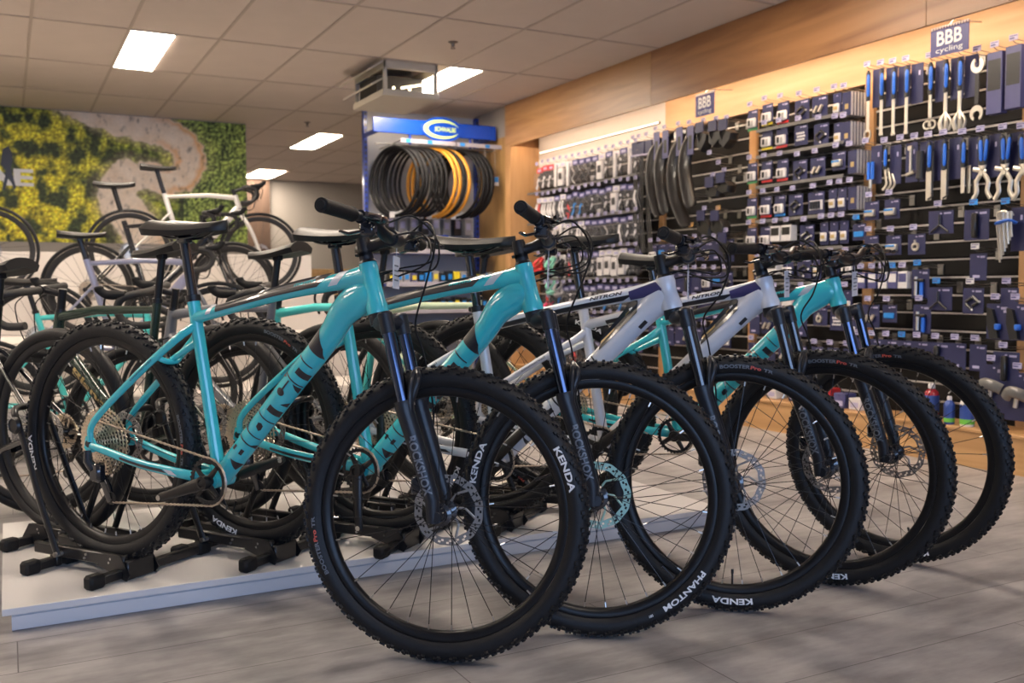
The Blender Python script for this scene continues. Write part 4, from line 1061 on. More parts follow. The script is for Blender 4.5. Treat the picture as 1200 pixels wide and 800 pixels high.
def card_tpl(w, h, front, D=.17, th=.004, hole=True):
    """navy card of w x h whose top is at z=0; front(b, y) adds what shows on its face, in (mesh builder) materials"""
    t = Tpl(); b = MB(); b.cbox((-w/2, -D, -h), (w/2, -D+th, 0), .001, 0)
    if hole: b.box((-.006, -D-.0006, -.020), (.006, -D, -.012), 1)
    b.box((w*.12, -D-.0006, -h*.16), (w*.40, -D, -h*.09), 1) if w > .07 else None
    t.part('card', 'backing_card', None, b.mesh('backing_card', [M_NAVY, M_LILAC], smooth=False))
    front(t, w, h, -D); return t
def blister(strip):
    def fr(t, w, h, y):
        b = MB(); b.cbox((-w*.42, y-.022, -h*.86), (w*.42, y, -h*.42), .006, 0); b.cbox((-w*.25, y-.026, -h*.78), (-.002, y-.02, -h*.5), .003, 1); b.cbox((.006, y-.026, -h*.8), (w*.28, y-.02, -h*.52), .003, 2)
        t.part('blister', 'blister', None, b.mesh('blister', [M_CWHITE, M_BKPL, M_GREYPL]))
        if strip:
            b = MB(); b.box((-w/2, y-.0012, -h), (w/2, y, -h*.89)); t.part('strip', 'colour_strip', None, b.mesh('colour_strip', strip, smooth=False))
    return fr
def f_pads(t, w, h, y):
    b = MB()
    for i, (x, z, a) in enumerate(((-.018, -.45, .5), (.020, -.62, .5), (-.020, -.72, -.7), (.02, -.42, -.7))):
        d = V((math.cos(a), 0, math.sin(a)))*.022; c = V((x, y-.008, z*h)); b.tube([c-d, c+d], [(.008, .007)]*2, 8, 0, ref=(0, 1, 0)); b.tube([c+d, c+d*1.35], [(.006, .005)]*2, 8, 1, ref=(0, 1, 0))
    t.part('pads', 'brake_pad', None, b.mesh('brake_pad', [M_BKPL, M_CWHITE]))
def f_silver(t, w, h, y):
    b = MB()
    for s in (-1, 1):
        b.cyl((s*.020-.012, y-.014, -h*.72), (s*.020+.012, y-.014, -h*.45), .010, 12, 0); b.cyl((s*.020-.015, y-.014, -h*.76), (s*.020-.012, y-.014, -h*.72), .013, 12, 1)
    t.part('fitting', 'silver_fitting', None, b.mesh('silver_fitting', [M_TOOLS, M_BKPL]))
def f_block(t, w, h, y):
    b = MB(); b.cbox((-w*.34, y-.03, -h*.82), (w*.34, y, -h*.46), .006, 0); b.cbox((-w*.30, y-.034, -h*.60), (w*.30, y-.029, -h*.5), .002, 1)
    t.part('part', 'chain_link_pack', None, b.mesh('chain_link_pack', [M_TOOLS, M_CBLU]))
def f_dots(t, w, h, y):
    b = MB()
    for i in range(4):
        for j in range(3): b.ball(((i-1.5)*.018+(j % 2)*.006, y-.006, -h*.42-j*.020), (.008, .005, .008), 8, 6, 0)
    t.part('caps', 'cap_set', None, b.mesh('cap_set', [M_CWHITE]))
def f_four(t, w, h, y):
    b = MB(); b.box((-w*.4, y-.002, -h*.82), (w*.4, y, -h*.38), 0)
    for i in range(4): b.cyl(((i-1.5)*.022, y-.012, -h*.78), ((i-1.5)*.022, y-.012, -h*.44), .008, 10, 1)
    t.part('pads', 'brake_pad', None, b.mesh('brake_pad', [M_CWHITE, M_BKPL]))
def f_narrow(t, w, h, y):
    b = MB(); b.cbox((-w*.36, y-.014, -h*.84), (w*.36, y, -h*.46), .004, 0); b.cbox((-w*.25, y-.017, -h*.74), (w*.25, y-.013, -h*.58), .002, 1)
    t.part('insert', 'blister', None, b.mesh('blister', [M_CWHITE, M_GOLDDEC]))
def f_none(t, w, h, y):
    b = MB(); b.box((-w*.3, y-.001, -h*.9), (w*.1, y, -h*.8), 0); t.part('print', 'printed_line', None, b.mesh('printed_line', [M_LILAC], smooth=False))
def f_cog(t, w, h, y):
    b = MB(); b.lathe((0, y-.008, -h*.62), (0, 1, 0), [(.012, -.006), (.024, -.006), (.024, .006), (.012, .006)], 12, 0, closed=True); b.cyl((0, y-.012, -h*.45), (0, y-.012, -h*.30), .006, 8, 0)
    t.part('cog', 'sprocket_tool', None, b.mesh('sprocket_tool', [M_TOOLS]))
def f_blue(t, w, h, y):
    b = MB(); b.cbox((-w*.36, y-.010, -h*.78), (w*.36, y, -h*.46), .004, 0); t.part('lab', 'blue_panel', None, b.mesh('blue_panel', [M_CBLU]))
def f_Y(t, w, h, y):
    b = MB(); c = V((0, y-.012, -h*.62))
    for a, L in ((pi/2, .055), (pi*1.2, .065), (pi*1.8, .065)):
        e = c+V((math.cos(a), 0, math.sin(a)))*L; b.tube([c, e], .006, 10, 0); b.tube([e-(e-c)*.28, e], .0048, 8, 1)
    t.part('ytool', 'hex_key_star', None, b.mesh('hex_key_star', [M_BKPL, M_TOOLS]))
def f_bar(t, w, h, y):
    b = MB(); b.cbox((-.014, y-.03, -h*.92), (.014, y, -h*.12), .006, 0); t.part('bar', 'black_bar_tool', None, b.mesh('black_bar_tool', [M_BKPL]))
def f_tools2(t, w, h, y):
    b = MB()
    b.tube([(-.018, y-.012, -h*.25), (-.018, y-.012, -h*.9)], .009, 10, 1); b.tube([(.018, y-.012, -h*.45), (.018, y-.012, -h*.95)], .011, 10, 0); b.cbox((-.035, y-.024, -h*.42), (.035, y-.004, -h*.33), .004, 2)
    t.part('tool', 'chain_tool', None, b.mesh('chain_tool', [M_TOOLB, M_TOOLS, M_BKPL]))
def f_shark(t, w, h, y):
    b = MB(); b.prism([(-.05, -.02), (-.02, -.03), (.0, -.10), (.015, -h*.95), (-.03, -h*.98), (-.05, -.10)], (0, y, 0), (1, 0, 0), (0, 0, 1), (0, -.022, 0), 0); b.cbox((-.005, y-.03, -h*.72), (.022, y, -h*.55), .006, 1)
    t.part('tool', 'tyre_tool', None, b.mesh('tyre_tool', [M_BKPL, M_TOOLB]))
def f_lamp(t, w, h, y):
    b = MB(); b.tube(catmull([(-w*.38, y-.02, -h*.52), (-w*.2, y-.035, -h*.40), (w*.1, y-.035, -h*.42), (w*.36, y-.02, -h*.50)], 4), [(.030, .02)]*13, 12, 0, ref=(0, 1, 0)); b.tube([(0, y-.02, -h*.45), (-.01, y-.02, -h*.72)], .012, 10, 1)
    t.part('cleaner', 'chain_cleaner', None, b.mesh('chain_cleaner', [mat('smoky_plastic', (.13, .125, .12), .2, var=.2, coat=.4), M_TOOLS]))
CARD = {
 'yellow': (card_tpl(.100, .138, blister(M_CYEL)), 'navy carded part with yellow base strip'), 'red': (card_tpl(.100, .138, blister(M_CRED)), 'navy carded part with red base strip'),
 'green': (card_tpl(.094, .138, blister(M_CGRN)), 'navy carded part with green base strip'), 'blue': (card_tpl(.094, .135, blister(M_CBLU)), 'navy carded part with blue base strip'),
 'plain': (card_tpl(.094, .132, blister(None)), 'navy card with a white blister'), 'pads': (card_tpl(.122, .135, f_pads), 'navy card with crossed black pads'),
 'silver': (card_tpl(.125, .135, f_silver), 'navy card with two silver fittings'), 'link': (card_tpl(.105, .112, f_block), 'navy card with a silver chain link'),
 'dots': (card_tpl(.115, .130, f_dots), 'navy card dotted with white caps'), 'four': (card_tpl(.135, .135, f_four), 'wide navy card with four pads'),
 'narrow': (card_tpl(.066, .138, f_narrow), 'narrow navy pack with gold window'), 'none': (card_tpl(.098, .140, f_none), 'plain navy card'),
 'cog': (card_tpl(.115, .115, f_cog), 'navy card with a silver sprocket tool'), 'bluec': (card_tpl(.10, .10, f_blue), 'navy card with a bright blue panel'),
 'ytool': (card_tpl(.155, .125, f_Y), 'navy card with a three-armed hex key'), 'bar': (card_tpl(.145, .160, f_bar), 'navy card with an upright black tool'),
 'tools2': (card_tpl(.115, .160, f_tools2), 'navy card with blue-handled chain tool'), 'shark': (card_tpl(.130, .185, f_shark), 'navy card with black and blue tyre tool'),
 'lamp': (card_tpl(.165, .245, f_lamp), 'large navy card with grey chain cleaner'),
}
def pack_tpl(w, h, d, D=.17):
    t = Tpl(); b = MB(); b.cbox((-w/2, -D, -h), (w/2, -D+d, 0), .001, 0); t.part('tray', 'white_tray', None, b.mesh('white_tray', [M_CWHITE], smooth=False))
    b = MB(); b.box((-w/2, -D-.001, -h), (w/2, -D, 0), 0); b.box((-w*.2, -D-.0016, -h*.72), (w*.2, -D-.001, -h*.5), 1); t.part('face', 'printed_face', None, b.mesh('printed_face', [M_NAVY, M_GOLDDEC], smooth=False)); return t
CARD['pack'] = (pack_tpl(.066, .138, .020), 'slim white-edged navy pack')
def box_tpl(w, h, d, cols, D=.17):
    t = Tpl(); b = MB(); b.cbox((-w/2, -D-d/2, -h), (w/2, -D+d/2, 0), .002, 0); t.part('carton', 'carton', None, b.mesh('carton', [cols[0]], smooth=False))
    b = MB(); b.box((-w*.42, -D-d/2-.0008, -h*.62), (w*.42, -D-d/2, -h*.12), 0); t.part('print', 'printed_panel', None, b.mesh('printed_panel', [cols[1]], smooth=False)); return t
CARD['boxw'] = (box_tpl(.062, .095, .05, (M_CWHITE, M_NAVY2)), 'small white carton'); CARD['boxl'] = (box_tpl(.062, .095, .05, (M_NAVY2, M_CWHITE)), 'small navy carton with pale print')
CARD['boxb'] = (box_tpl(.085, .10, .06, (M_CWHITE, M_BKPL)), 'white carton with a dark picture'); CARD['tall'] = (box_tpl(.086, .31, .05, (M_NAVY2, M_BKPL)), 'tall navy box with a black middle band')
# --- tools: handle upwards, card behind
def tool_tpl(kind):
    t = Tpl(); D = .185
    b = MB(); b.cbox((.005, -D+.03, -.215), (.085, -D+.034, .005), .001, 0); b.box((.055, -D+.0294, -.06), (.066, -D+.03, -.035), 1); t.part('card', 'backing_card', None, b.mesh('backing_card', [M_NAVY, M_LILAC], smooth=False))
    def handle(L, w=.014, x=0., lean=0.):
        h = MB(); h.tube(catmull([(x+lean, -D, 0), (x+lean*.8, -D, -L*.12), (x+lean*.4, -D, -L*.5), (x, -D, -L*.92), (x, -D, -L)], 4), [(w*.5, .008)]*3+[(w, .011)]*12+[(w*.75, .009)]*2, 12, 0, ref=(0, 1, 0))
        h.tube(catmull([(x+lean*.7+w*.45, -D-.006, -L*.14), (x+lean*.4+w*.5, -D-.008, -L*.5), (x+w*.4, -D-.006, -L*.86)], 4), [(w*.4, .006)]+[(w*.75, .0085)]*7+[(w*.4, .006)], 10, 1, ref=(0, 1, 0)); return h
    def put(h): t.part('handle', 'handle', None, h.mesh('handle', [M_TOOLK, M_TOOLB]), label='black and blue grip')
    s = MB(); nm = 'steel_shaft'
    if kind in ('spanner', 'thin', 'ring', 'bagged'):
        put(handle(.175)); L = {'spanner': .34, 'thin': .36, 'ring': .30, 'bagged': .30}[kind]
        s.tube([(0, -D, -.17), (0, -D, -L)], [(.011, .004), (.012, .004)], 10, 0, ref=(0, 1, 0))
        if kind == 'spanner':
            s.prism([(.012*math.cos(a)*2.0, .036*math.sin(a)) for a in [i*pi/10+pi*1.62 for i in range(18)]]+[(.010*math.cos(a)*1.6, .020*math.sin(a)) for a in [i*pi/10+pi*1.62 for i in range(17, -1, -1)]], (0, -D-.004, -L-.03), (1, 0, 0), (0, 0, 1), (0, .008, 0), 0)
        elif kind == 'thin': s.cbox((-.014, -D-.004, -L-.018), (.014, -D+.004, -L), .003, 0)
        elif kind == 'ring':
            for q in (-.016, .016): s.lathe((q, -D, -L-.035), (0, 1, 0), [(.016, -.004), (.026, -.004), (.026, .004), (.016, .004)], 20, 0, closed=True)
        else:
            for i in range(5): s.tube(catmull([(0, -D, -L+.02), ((i-2)*.018, -D-.01*(i % 2), -L-.03), ((i-2)*.012, -D, -L-.08)], 4), .0075, 8, 0)
    elif kind == 'cone':
        t.p.clear(); s.prism([(-.011, -.09), (-.012, -.245), (.012, -.245), (.011, -.09)], (0, -D, 0), (1, 0, 0), (0, 0, 1), (0, -.006, 0), 1)
        for zc, u in ((-.045, 1), (-.29, -1)):
            o_ = [(.038*math.sin(a), zc+u*-.0+u*.040*math.cos(a)) for a in [.45+i*(2*pi-.9)/20 for i in range(21)]]; i_ = [(.019*math.sin(a)*1., zc+u*(.008+.020*math.cos(a))) for a in [.75+i*(2*pi-1.5)/14 for i in range(14, -1, -1)]]
            s.prism(o_+i_, (0, -D+.001, 0), (1, 0, 0), (0, 0, 1), (0, -.007, 0), 0)
    elif kind == 'fork':
        put(handle(.13, .013))
        for i in range(3): s.tube(catmull([(.0, -D+.02*i, -.12), (.012*i+.004, -D+.015*i, -.17), (.016*i+.010, -D+.015*i, -.215), (.016*i-.016, -D+.015*i, -.245)], 4), [(.008, .003)]*13, 8, 0, ref=(0, 1, 0))
    elif kind == 'whip':
        put(handle(.165)); s.cbox((-.017, -D-.004, -.32), (.017, -D+.004, -.16), .002, 0); s.tube([(.024, -D, -.06), (.022, -D, -.30), (0, -D-.006, -.315)], [(.006, .004)]*3, 8, 1, ref=(0, 1, 0))
    elif kind == 'cutter':
        put(handle(.15)); 
        for i in range(3): s.cbox((-.014+.02*i, -D+.02*i, -.285), (.010+.02*i, -D+.02*i+.006, -.14), .002, 0)
    elif kind == 'pliers':
        put(handle(.15, .014, 0, -.01)); h = handle(.15, .012, .02, .014); t.part('handle2', 'handle', None, h.mesh('handle', [M_TOOLK, M_TOOLB]))
        for q in (-1, 1): s.tube(catmull([(.008-q*.012, -D, -.145), (.008+q*.004, -D, -.185), (.008+q*.034, -D, -.235), (.008+q*.030, -D, -.285), (.008+q*.052, -D, -.325)], 5), [(.013, .006)]*21, 10, 0, ref=(0, 1, 0))
        s.tube([(-.045, -D, -.165), (.03, -D, -.185)], [(.012, .005)]*2, 10, 0, ref=(0, 1, 0)); s.cyl((.008, -D-.010, -.19), (.008, -D+.010, -.19), .013, 14, 0)
    elif kind == 'chain':
        s.tube([(.045, -D+.024, -.03), (.045, -D+.024, -.165)], .008, 10, 0); s.tube([(.020, -D+.02, -.175), (.072, -D+.02, -.160)], .010, 10, 0); s.cbox((.03, -D+.01, -.04), (.06, -D+.028, -.015), .003, 0); nm = 'chain_rivet_tool'
    elif kind == 'grip':
        s.tube([(.03, -D, -.05), (.03, -D, -.20)], [(.022, .016)]*2, 14, 1, ref=(0, 1, 0)); s.tube([(.07, -D+.02, -.04), (.07, -D+.02, -.19)], .006, 8, 0); nm = 'tool_grip'
    elif kind == 'small':
        for q in (-1, 1): s.tube([(q*.014+.03, -D, -.09), (q*.014+.03, -D, -.19)], [(.011, .009)]*2, 10, 2, ref=(0, 1, 0))
        s.tube([(.03, -D, -.19), (.03, -D, -.24)], .010, 10, 0); nm = 'twin_grip'
    elif kind == 'hex':
        s.tube(catmull([(-.045, -D, -.075), (-.02, -D-.03, -.07), (.03, -D-.03, -.06), (.05, -D, -.075)], 3), [(.018, .008)]*10, 10, 2, ref=(0, 0, 1)); nm = 'hex_key'
        for i in range(8):
            xx = -.036+.011*i; s.tube([(xx*.55+.004+.02, -D-.02+.006*(i % 2), -.010-.004*i), (xx, -D-.022, -.016), (xx, -D-.022, -.09), (xx*.8+.012, -D-.020, -.27+.018*i)], .0046, 8, 0)
    t.part('shaft', nm, None, s.mesh(nm, [M_TOOLS, M_TOOLK, M_TOOLB])); return t
TOOLN = {'spanner': 'blue-handled ring-end spanner', 'thin': 'blue-handled thin spanner', 'ring': 'blue-handled twin-ring wrench', 'bagged': 'blue-handled wrench with bagged chain', 'cone': 'double open-ended cone wrench', 'fork': 'three-pronged sprocket tool',
         'whip': 'blue-handled chain whip', 'cutter': 'blue-handled cutter with steel blades', 'pliers': 'blue-handled pliers with flared jaws', 'chain': 'silver chain tool on navy card', 'grip': 'black grip tool on navy card', 'small': 'twin blue-grip tool on navy card', 'hex': 'fan of hex keys in blue holder'}
for k, n in TOOLN.items(): CARD[k] = (tool_tpl(k), n)
# --- clear packs of the far bay
def bag_tpl(kind):
    t = Tpl(); D = .17; w, h = (.100, .200)
    b = MB(); b.cbox((-w/2, -D, -.048), (w/2, -D+.006, 0), .001, 0); b.box((-.03, -D-.0008, -.036), (.03, -D, -.014), 1); t.part('header', 'header_card', None, b.mesh('header_card', [M_CRED if kind == 'redtop' else M_CWHITE if kind in ('slim', 'whitebox', 'lever', 'redlever') else M_NAVY2, M_LILAC], smooth=False))
    b = MB(); c = MB(); r = random.Random(hash(kind) % 97 if False else sum(map(ord, kind)))
    def lever(x, col): b.tube(catmull([(x, -D-.012, -.06), (x-.012, -D-.018, -.11), (x+.006, -D-.02, -.16), (x+.024, -D-.014, -.21)], 4), [(.012, .008)]*5+[(.016, .010)]*4+[(.008, .006)]*4, 10, col, ref=(0, 1, 0))
    if kind in ('lever', 'lever2', 'redlever'):
        lever(-.022, 0); lever(.024, {'lever': 0, 'lever2': 1, 'redlever': 3}[kind])
    elif kind == 'whitebox': b.cbox((-.042, -D-.03, -.215), (.042, -D, -.06), .004, 0); b.cbox((-.02, -D-.034, -.16), (.03, -D-.03, -.10), .004, 1)
    elif kind == 'slim': b.cbox((-.020, -D-.02, -.22), (.020, -D, -.02), .004, 0)
    elif kind in ('coil', 'loop'):
        m = 1
        b.lathe((0, -D-.012, -.135), (0, 1, 0), [(.034, -.008), (.046, -.008), (.046, .008), (.034, .008)], 24, m, closed=True); b.tube(catmull([(-.03, -D-.02, -.07), (.02, -D-.022, -.12), (-.02, -D-.02, -.17), (.028, -D-.016, -.215)], 4), .007, 8, 2 if kind == 'loop' else 1)
    elif kind in ('redbits', 'bluebits', 'greybits', 'redtop'):
        m = {'redbits': 3, 'bluebits': 4, 'greybits': 1, 'redtop': 0}[kind]
        for i in range(6):
            c0 = V((r.uniform(-.03, .03), -D-.014, -.09-.02*i)); d = V((r.uniform(-.02, .02), 0, r.uniform(-.03, .03))); b.tube([c0-d, c0+d*.2, c0+d], [(.006, .006), (.012, .009), (.005, .005)], 8, m if i % 3 else (0 if kind == 'greybits' else 1))
    elif kind == 'clamp':
        b.tube(catmull([(-.03, -D-.01, -.09), (0, -D-.02, -.07), (.03, -D-.01, -.10), (.02, -D-.01, -.15), (-.02, -D-.01, -.19)], 4), .011, 10, 1); b.cbox((-.03, -D-.03, -.21), (.03, -D, -.17), .006, 2)
    t.part('content', 'packed_part', None, b.mesh('packed_part', [M_CWHITE, M_BKPL, M_GREYPL, M_CRED, M_CBLU]))
    c.cbox((-w/2, -D-.036, -h), (w/2, -D+.002, -.040), .006, 0); t.part('bag', 'clear_bag', None, c.mesh('clear_bag', [M_CLEARP])); return t
BAGN = {'lever': 'clear pack of two white levers', 'lever2': 'clear pack of white and black levers', 'redlever': 'clear pack of white and red levers', 'whitebox': 'pack with a broad white holder', 'slim': 'slim white pack', 'coil': 'clear pack of coiled black cable', 'loop': 'clear pack of black loop and grey cable',
        'redbits': 'clear pack of red parts', 'bluebits': 'clear pack of blue parts', 'greybits': 'clear pack of grey parts', 'redtop': 'red-headed clear pack of pale parts', 'clamp': 'clear pack with black clamp'}
for k, n in BAGN.items(): CARD[k] = (bag_tpl(k), n)
def hang_M(Y, z, dy=0.): return Matrix.Translation((XH-dy if False else XH, Y, z)) @ Matrix.Rotation(-pi/2, 4, 'Z') @ Matrix.Translation((0, dy, 0))
def hang(kind, Y, z, where, group, hk=HK, dy=0., hookname=True, name=None):
    t, d = CARD[kind]
    inst(t, name or 'carded_part', hang_M(Y, z, dy), d+', '+where, 'bike part' if kind not in TOOLN else 'tool', group)
    if hk: inst(hk, 'display_hook', hang_M(Y, z), 'wire hook with price label, '+where, 'hook', 'display hooks on the slatwall')
def row(area, ri, z, items, group, hk=HK, name=None):
    for i, it in enumerate(items):
        Y, kind = it[0], it[1]; zz = it[2] if len(it) > 2 and it[2] else z; h = it[3] if len(it) > 3 else hk
        hang(kind, Y, zz, '%s along the %s row of %s' % (ORD[i], ROWN[ri], area), group, h, 0., name=name)
GT, GC, GA, GB = 'tools and cards in the tool bay', 'navy cards in the card bay', 'packs in the clear-pack bay', 'goods in the mudguard bay'
A_ = 'tools'
row(A_, 0, 2.16, [(3.996, 'spanner', 2.19), (3.90, 'thin', 2.18), (3.815, 'thin', 2.17), (3.727, 'thin', 2.165), (3.571, 'ring', 2.15), (3.475, 'bagged', 2.145), (3.39, 'bagged', 2.14), (3.285, 'cone', 2.12), (3.185, 'tall', 2.12), (3.082, 'tall', 2.13)], GT, name='hand_tool')
row(A_, 1, 1.73, [(4.0, 'small', 1.75), (3.865, 'fork', 1.735), (3.755, 'chain', 1.735), (3.66, 'grip', 1.73), (3.57, 'whip', 1.725), (3.475, 'whip', 1.722), (3.36, 'cutter', 1.71), (3.255, 'pliers', 1.708), (3.13, 'pliers', 1.70), (3.03, 'pliers', 1.69)], GT, name='hand_tool')
row(A_, 2, 1.43, [(3.97, 'link', 1.435), (3.825, 'link', 1.434), (3.50, 'ytool', 1.345, HK), (3.285, 'bar', 1.335, HKB), (3.105, 'hex', 1.325, HKB)], GT)
row(A_, 3, 1.23, [(3.97, 'link', 1.235), (3.81, 'link', 1.228), (3.655, 'cog', 1.228), (3.27, 'none', 1.105, HKW)], GT)
row(A_, 4, 1.02, [(4.02, 'boxl'), (3.94, 'boxl'), (3.865, 'boxw'), (3.795, 'boxl', 0, HKB), (3.725, 'boxw'), (3.625, 'tools2', 1.03, HKB), (3.50, 'ytool', .93, HKB), (3.295, 'pads', .925, HKW), (3.09, 'none', .925, HK)], GT)
row(A_, 5, .83, [(3.965, 'silver'), (3.83, 'bluec'), (3.61, 'tools2', .835), (3.15, 'shark', .845), (3.04, 'shark', .845)], GT)
row(A_, 6, .63, [(4.03, 'none'), (3.93, 'none'), (3.83, 'silver'), (3.72, 'none', 0, HKB), (3.62, 'pads'), (3.50, 'bar'), (3.38, 'none'), (3.26, 'none'), (3.10, 'bar', .60)], GT)
row(A_, 7, .53, [(3.165, 'lamp', .53), (3.02, 'lamp', .50)], GT)
C_ = 'navy cards'
row(C_, 0, 2.13, [(4.985, 'green', 2.13), (4.845, 'yellow', 2.145), (4.70, 'red', 2.135), (4.535, 'pads', 2.12), (4.385, 'silver', 2.115), (4.245, 'narrow', 2.108), (4.17, 'pack', 2.10)], GC)
row(C_, 1, 1.97, [(4.845, 'yellow', 1.985), (4.71, 'red', 1.98), (4.54, 'dots', 1.965), (4.37, 'pads', 1.945), (4.235, 'narrow', 1.93), (4.17, 'pack', 1.925)], GC)
row(C_, 2, 1.76, [(4.985, 'green', 1.775), (4.845, 'red', 1.77), (4.70, 'red', 1.765), (4.545, 'pads', 1.742), (4.395, 'silver', 1.742), (4.225, 'link', 1.755), (4.12, 'pack', 1.75)], GC)
row(C_, 3, 1.535, [(4.985, 'green', 1.54), (4.85, 'red', 1.538), (4.72, 'blue', 1.535), (4.58, 'pads', 1.53), (4.405, 'four', 1.528), (4.27, 'narrow'), (4.195, 'narrow'), (4.115, 'pack')], GC)
row(C_, 4, 1.335, [(4.985, 'green', 1.34), (4.85, 'red', 1.338), (4.735, 'boxb'), (4.635, 'boxb'), (4.48, 'pads', 1.328), (4.335, 'narrow'), (4.255, 'narrow'), (4.175, 'narrow'), (4.06, 'bluec', 1.31, HKB)], GC)
row(C_, 5, 1.12, [(4.90, 'silver'), (4.76, 'boxb'), (4.64, 'plain'), (4.50, 'pads'), (4.39, 'narrow'), (4.26, 'link'), (4.14, 'plain')], GC)
row(C_, 6, .915, [(4.97, 'plain'), (4.86, 'boxb'), (4.74, 'boxb'), (4.62, 'boxb'), (4.50, 'plain'), (4.37, 'plain'), (4.25, 'link'), (4.14, 'narrow')], GC)
row(C_, 7, .76, [(4.95, 'none'), (4.82, 'silver'), (4.68, 'plain'), (4.52, 'none'), (4.36, 'cog', .81), (4.22, 'dots', .80), (4.10, 'narrow')], GC)
row(C_, 8, .56, [(4.95, 'pads'), (4.80, 'none'), (4.66, 'silver'), (4.52, 'none'), (4.38, 'none'), (4.25, 'plain'), (4.12, 'none')], GC)
M_SHELF = mat('shelf_grey', (.16, .155, .15), .4, .3)
def dshelf(ya, yb, z, lab):
    b = MB(); b.cbox((4.475, ya, z-.004), (4.661, yb, z), .001); b.cbox((4.470, ya, z-.006), (4.475, yb, z+.014), .001)
    o = b.build('display_shelf', M_SHELF); tag(o, lab, 'shelf', 'thin metal shelves on the slatwall')
for i, z in enumerate((1.972, 1.80, 1.60, 1.372, 1.172, .955)): dshelf(4.17, 4.93, z, 'thin grey metal shelf just below the %s row of navy cards' % ROWN[i])
for i, z in enumerate((1.838, 1.548, 1.288, 1.018, .728)): dshelf(6.30, 8.10, z, 'thin grey metal shelf just below the %s row of clear packs' % ROWN[i])
# deeper packs queued on the same hooks
for i, (Y, z) in enumerate(((4.17, 2.10), (4.17, 1.925), (4.12, 1.75), (4.115, 1.535))):
    for q in range(1, 5): hang('pack', Y, z, '%s behind the end of %s navy-card row' % (ORD[q-1], ROWN[i]), GC, None, .026*q)
B_ = 'mudguard-side goods'
rnd = random.Random(5)
for ri, z in ((4, 1.27), (5, 1.05), (6, .85), (7, .64)):
    ks = ['none', 'bluec', 'bar', 'none', 'pads', 'none', 'silver', 'bar', 'plain', 'none']; Y = 6.10
    its = []
    for k in range(9): its.append((6.10-.108*k, ks[(k*3+ri*2) % 10], z+rnd.uniform(-.006, .006), HKT if (k+ri) % 7 == 0 else HK))
    row(B_, ri-4, z, its, GB)
for ri, (z, ya) in enumerate(((2.075, 7.90), (1.785, 7.90), (1.525, 7.60), (1.255, 7.35), (.965, 7.75), (.70, 7.75), (.47, 7.75))):
    seqs = [['redtop', 'redtop', 'redtop', 'slim', 'whitebox', 'slim', 'loop', 'coil', 'coil', 'clamp', 'whitebox', 'greybits', 'slim', 'greybits', 'slim', 'greybits'],
            ['redlever', 'lever', 'lever', 'lever2', 'lever', 'redbits', 'bluebits', 'bluebits', 'coil', 'greybits', 'clamp', 'greybits', 'whitebox', 'greybits', 'greybits', 'lever2'],
            ['lever', 'slim', 'lever', 'greybits', 'lever', 'lever2', 'clamp', 'clamp', 'loop', 'coil', 'lever2', 'greybits', 'greybits'],
            ['redbits', 'lever', 'lever2', 'greybits', 'greybits', 'whitebox', 'whitebox', 'whitebox', 'whitebox', 'greybits', 'coil'],
            ['redbits', 'coil', 'bluebits', 'coil', 'greybits', 'bluebits', 'coil', 'lever2', 'coil', 'bluebits', 'coil', 'bluebits', 'coil', 'bluebits'],
            ['greybits', 'coil', 'bluebits', 'clamp', 'bluebits', 'coil', 'bluebits', 'coil', 'clamp', 'coil', 'bluebits', 'coil', 'coil'],
            ['coil', 'clamp', 'bluebits', 'coil', 'redbits', 'coil', 'coil', 'clamp', 'coil', 'bluebits', 'coil', 'coil', 'coil']][ri]
    n = len(seqs)
    row('clear packs', ri, z, [(ya-(ya-6.30)*k/(n-1), s, z+rnd.uniform(-.008, .008)) for k, s in enumerate(seqs)], GA, name='clear_pack')
# mint and pink plastic cages by the oak end
def cage(mt):
    t = Tpl(); b = MB(); D = .16
    b.tube(catmull([(-.04, -D, -.02), (-.055, -D-.04, -.06), (-.03, -D-.07, -.10), (.03, -D-.07, -.10), (.055, -D-.04, -.06), (.04, -D, -.02)], 5), [(.014, .006)]*26, 10, 0)
    b.tube(catmull([(-.045, -D, -.12), (-.055, -D-.04, -.13), (0, -D-.08, -.15), (.055, -D-.04, -.13), (.045, -D, -.12)], 5), [(.016, .006)]*21, 10, 0)
    b.cbox((-.022, -D-.012, -.16), (.022, -D, .0), .005, 0); b.cbox((-.035, -D-.06, -.165), (.035, -D, -.15), .004, 0)
    t.part('cage', 'bottle_cage', None, b.mesh('bottle_cage', mt)); b = MB(); b.cbox((-.05, -D+.002, -.05), (.05, -D+.008, .03), .001); t.part('card', 'header_card', None, b.mesh('header_card', M_CWHITE, smooth=False)); return t
for (Y, z, mt, nm) in ((7.88, 1.24, M_CRED, 'red'), (7.66, 1.235, M_MINT, 'upper mint green'), (7.64, 1.04, M_MINT, 'lower mint green'), (7.70, .835, M_PINK, 'bright pink'), (7.50, 1.21, M_BKPL, 'upper black'), (7.50, 1.02, M_GREYPL, 'grey')):
    inst(cage(mt), 'bottle_cage', hang_M(Y, z), nm+' bottle cage hanging near the oak end of the slatwall', 'bottle cage', 'bottle cages by the oak end')
    inst(HK, 'display_hook', hang_M(Y, z), 'wire hook with price label carrying the %s bottle cage' % nm, 'hook', 'display hooks on the slatwall')
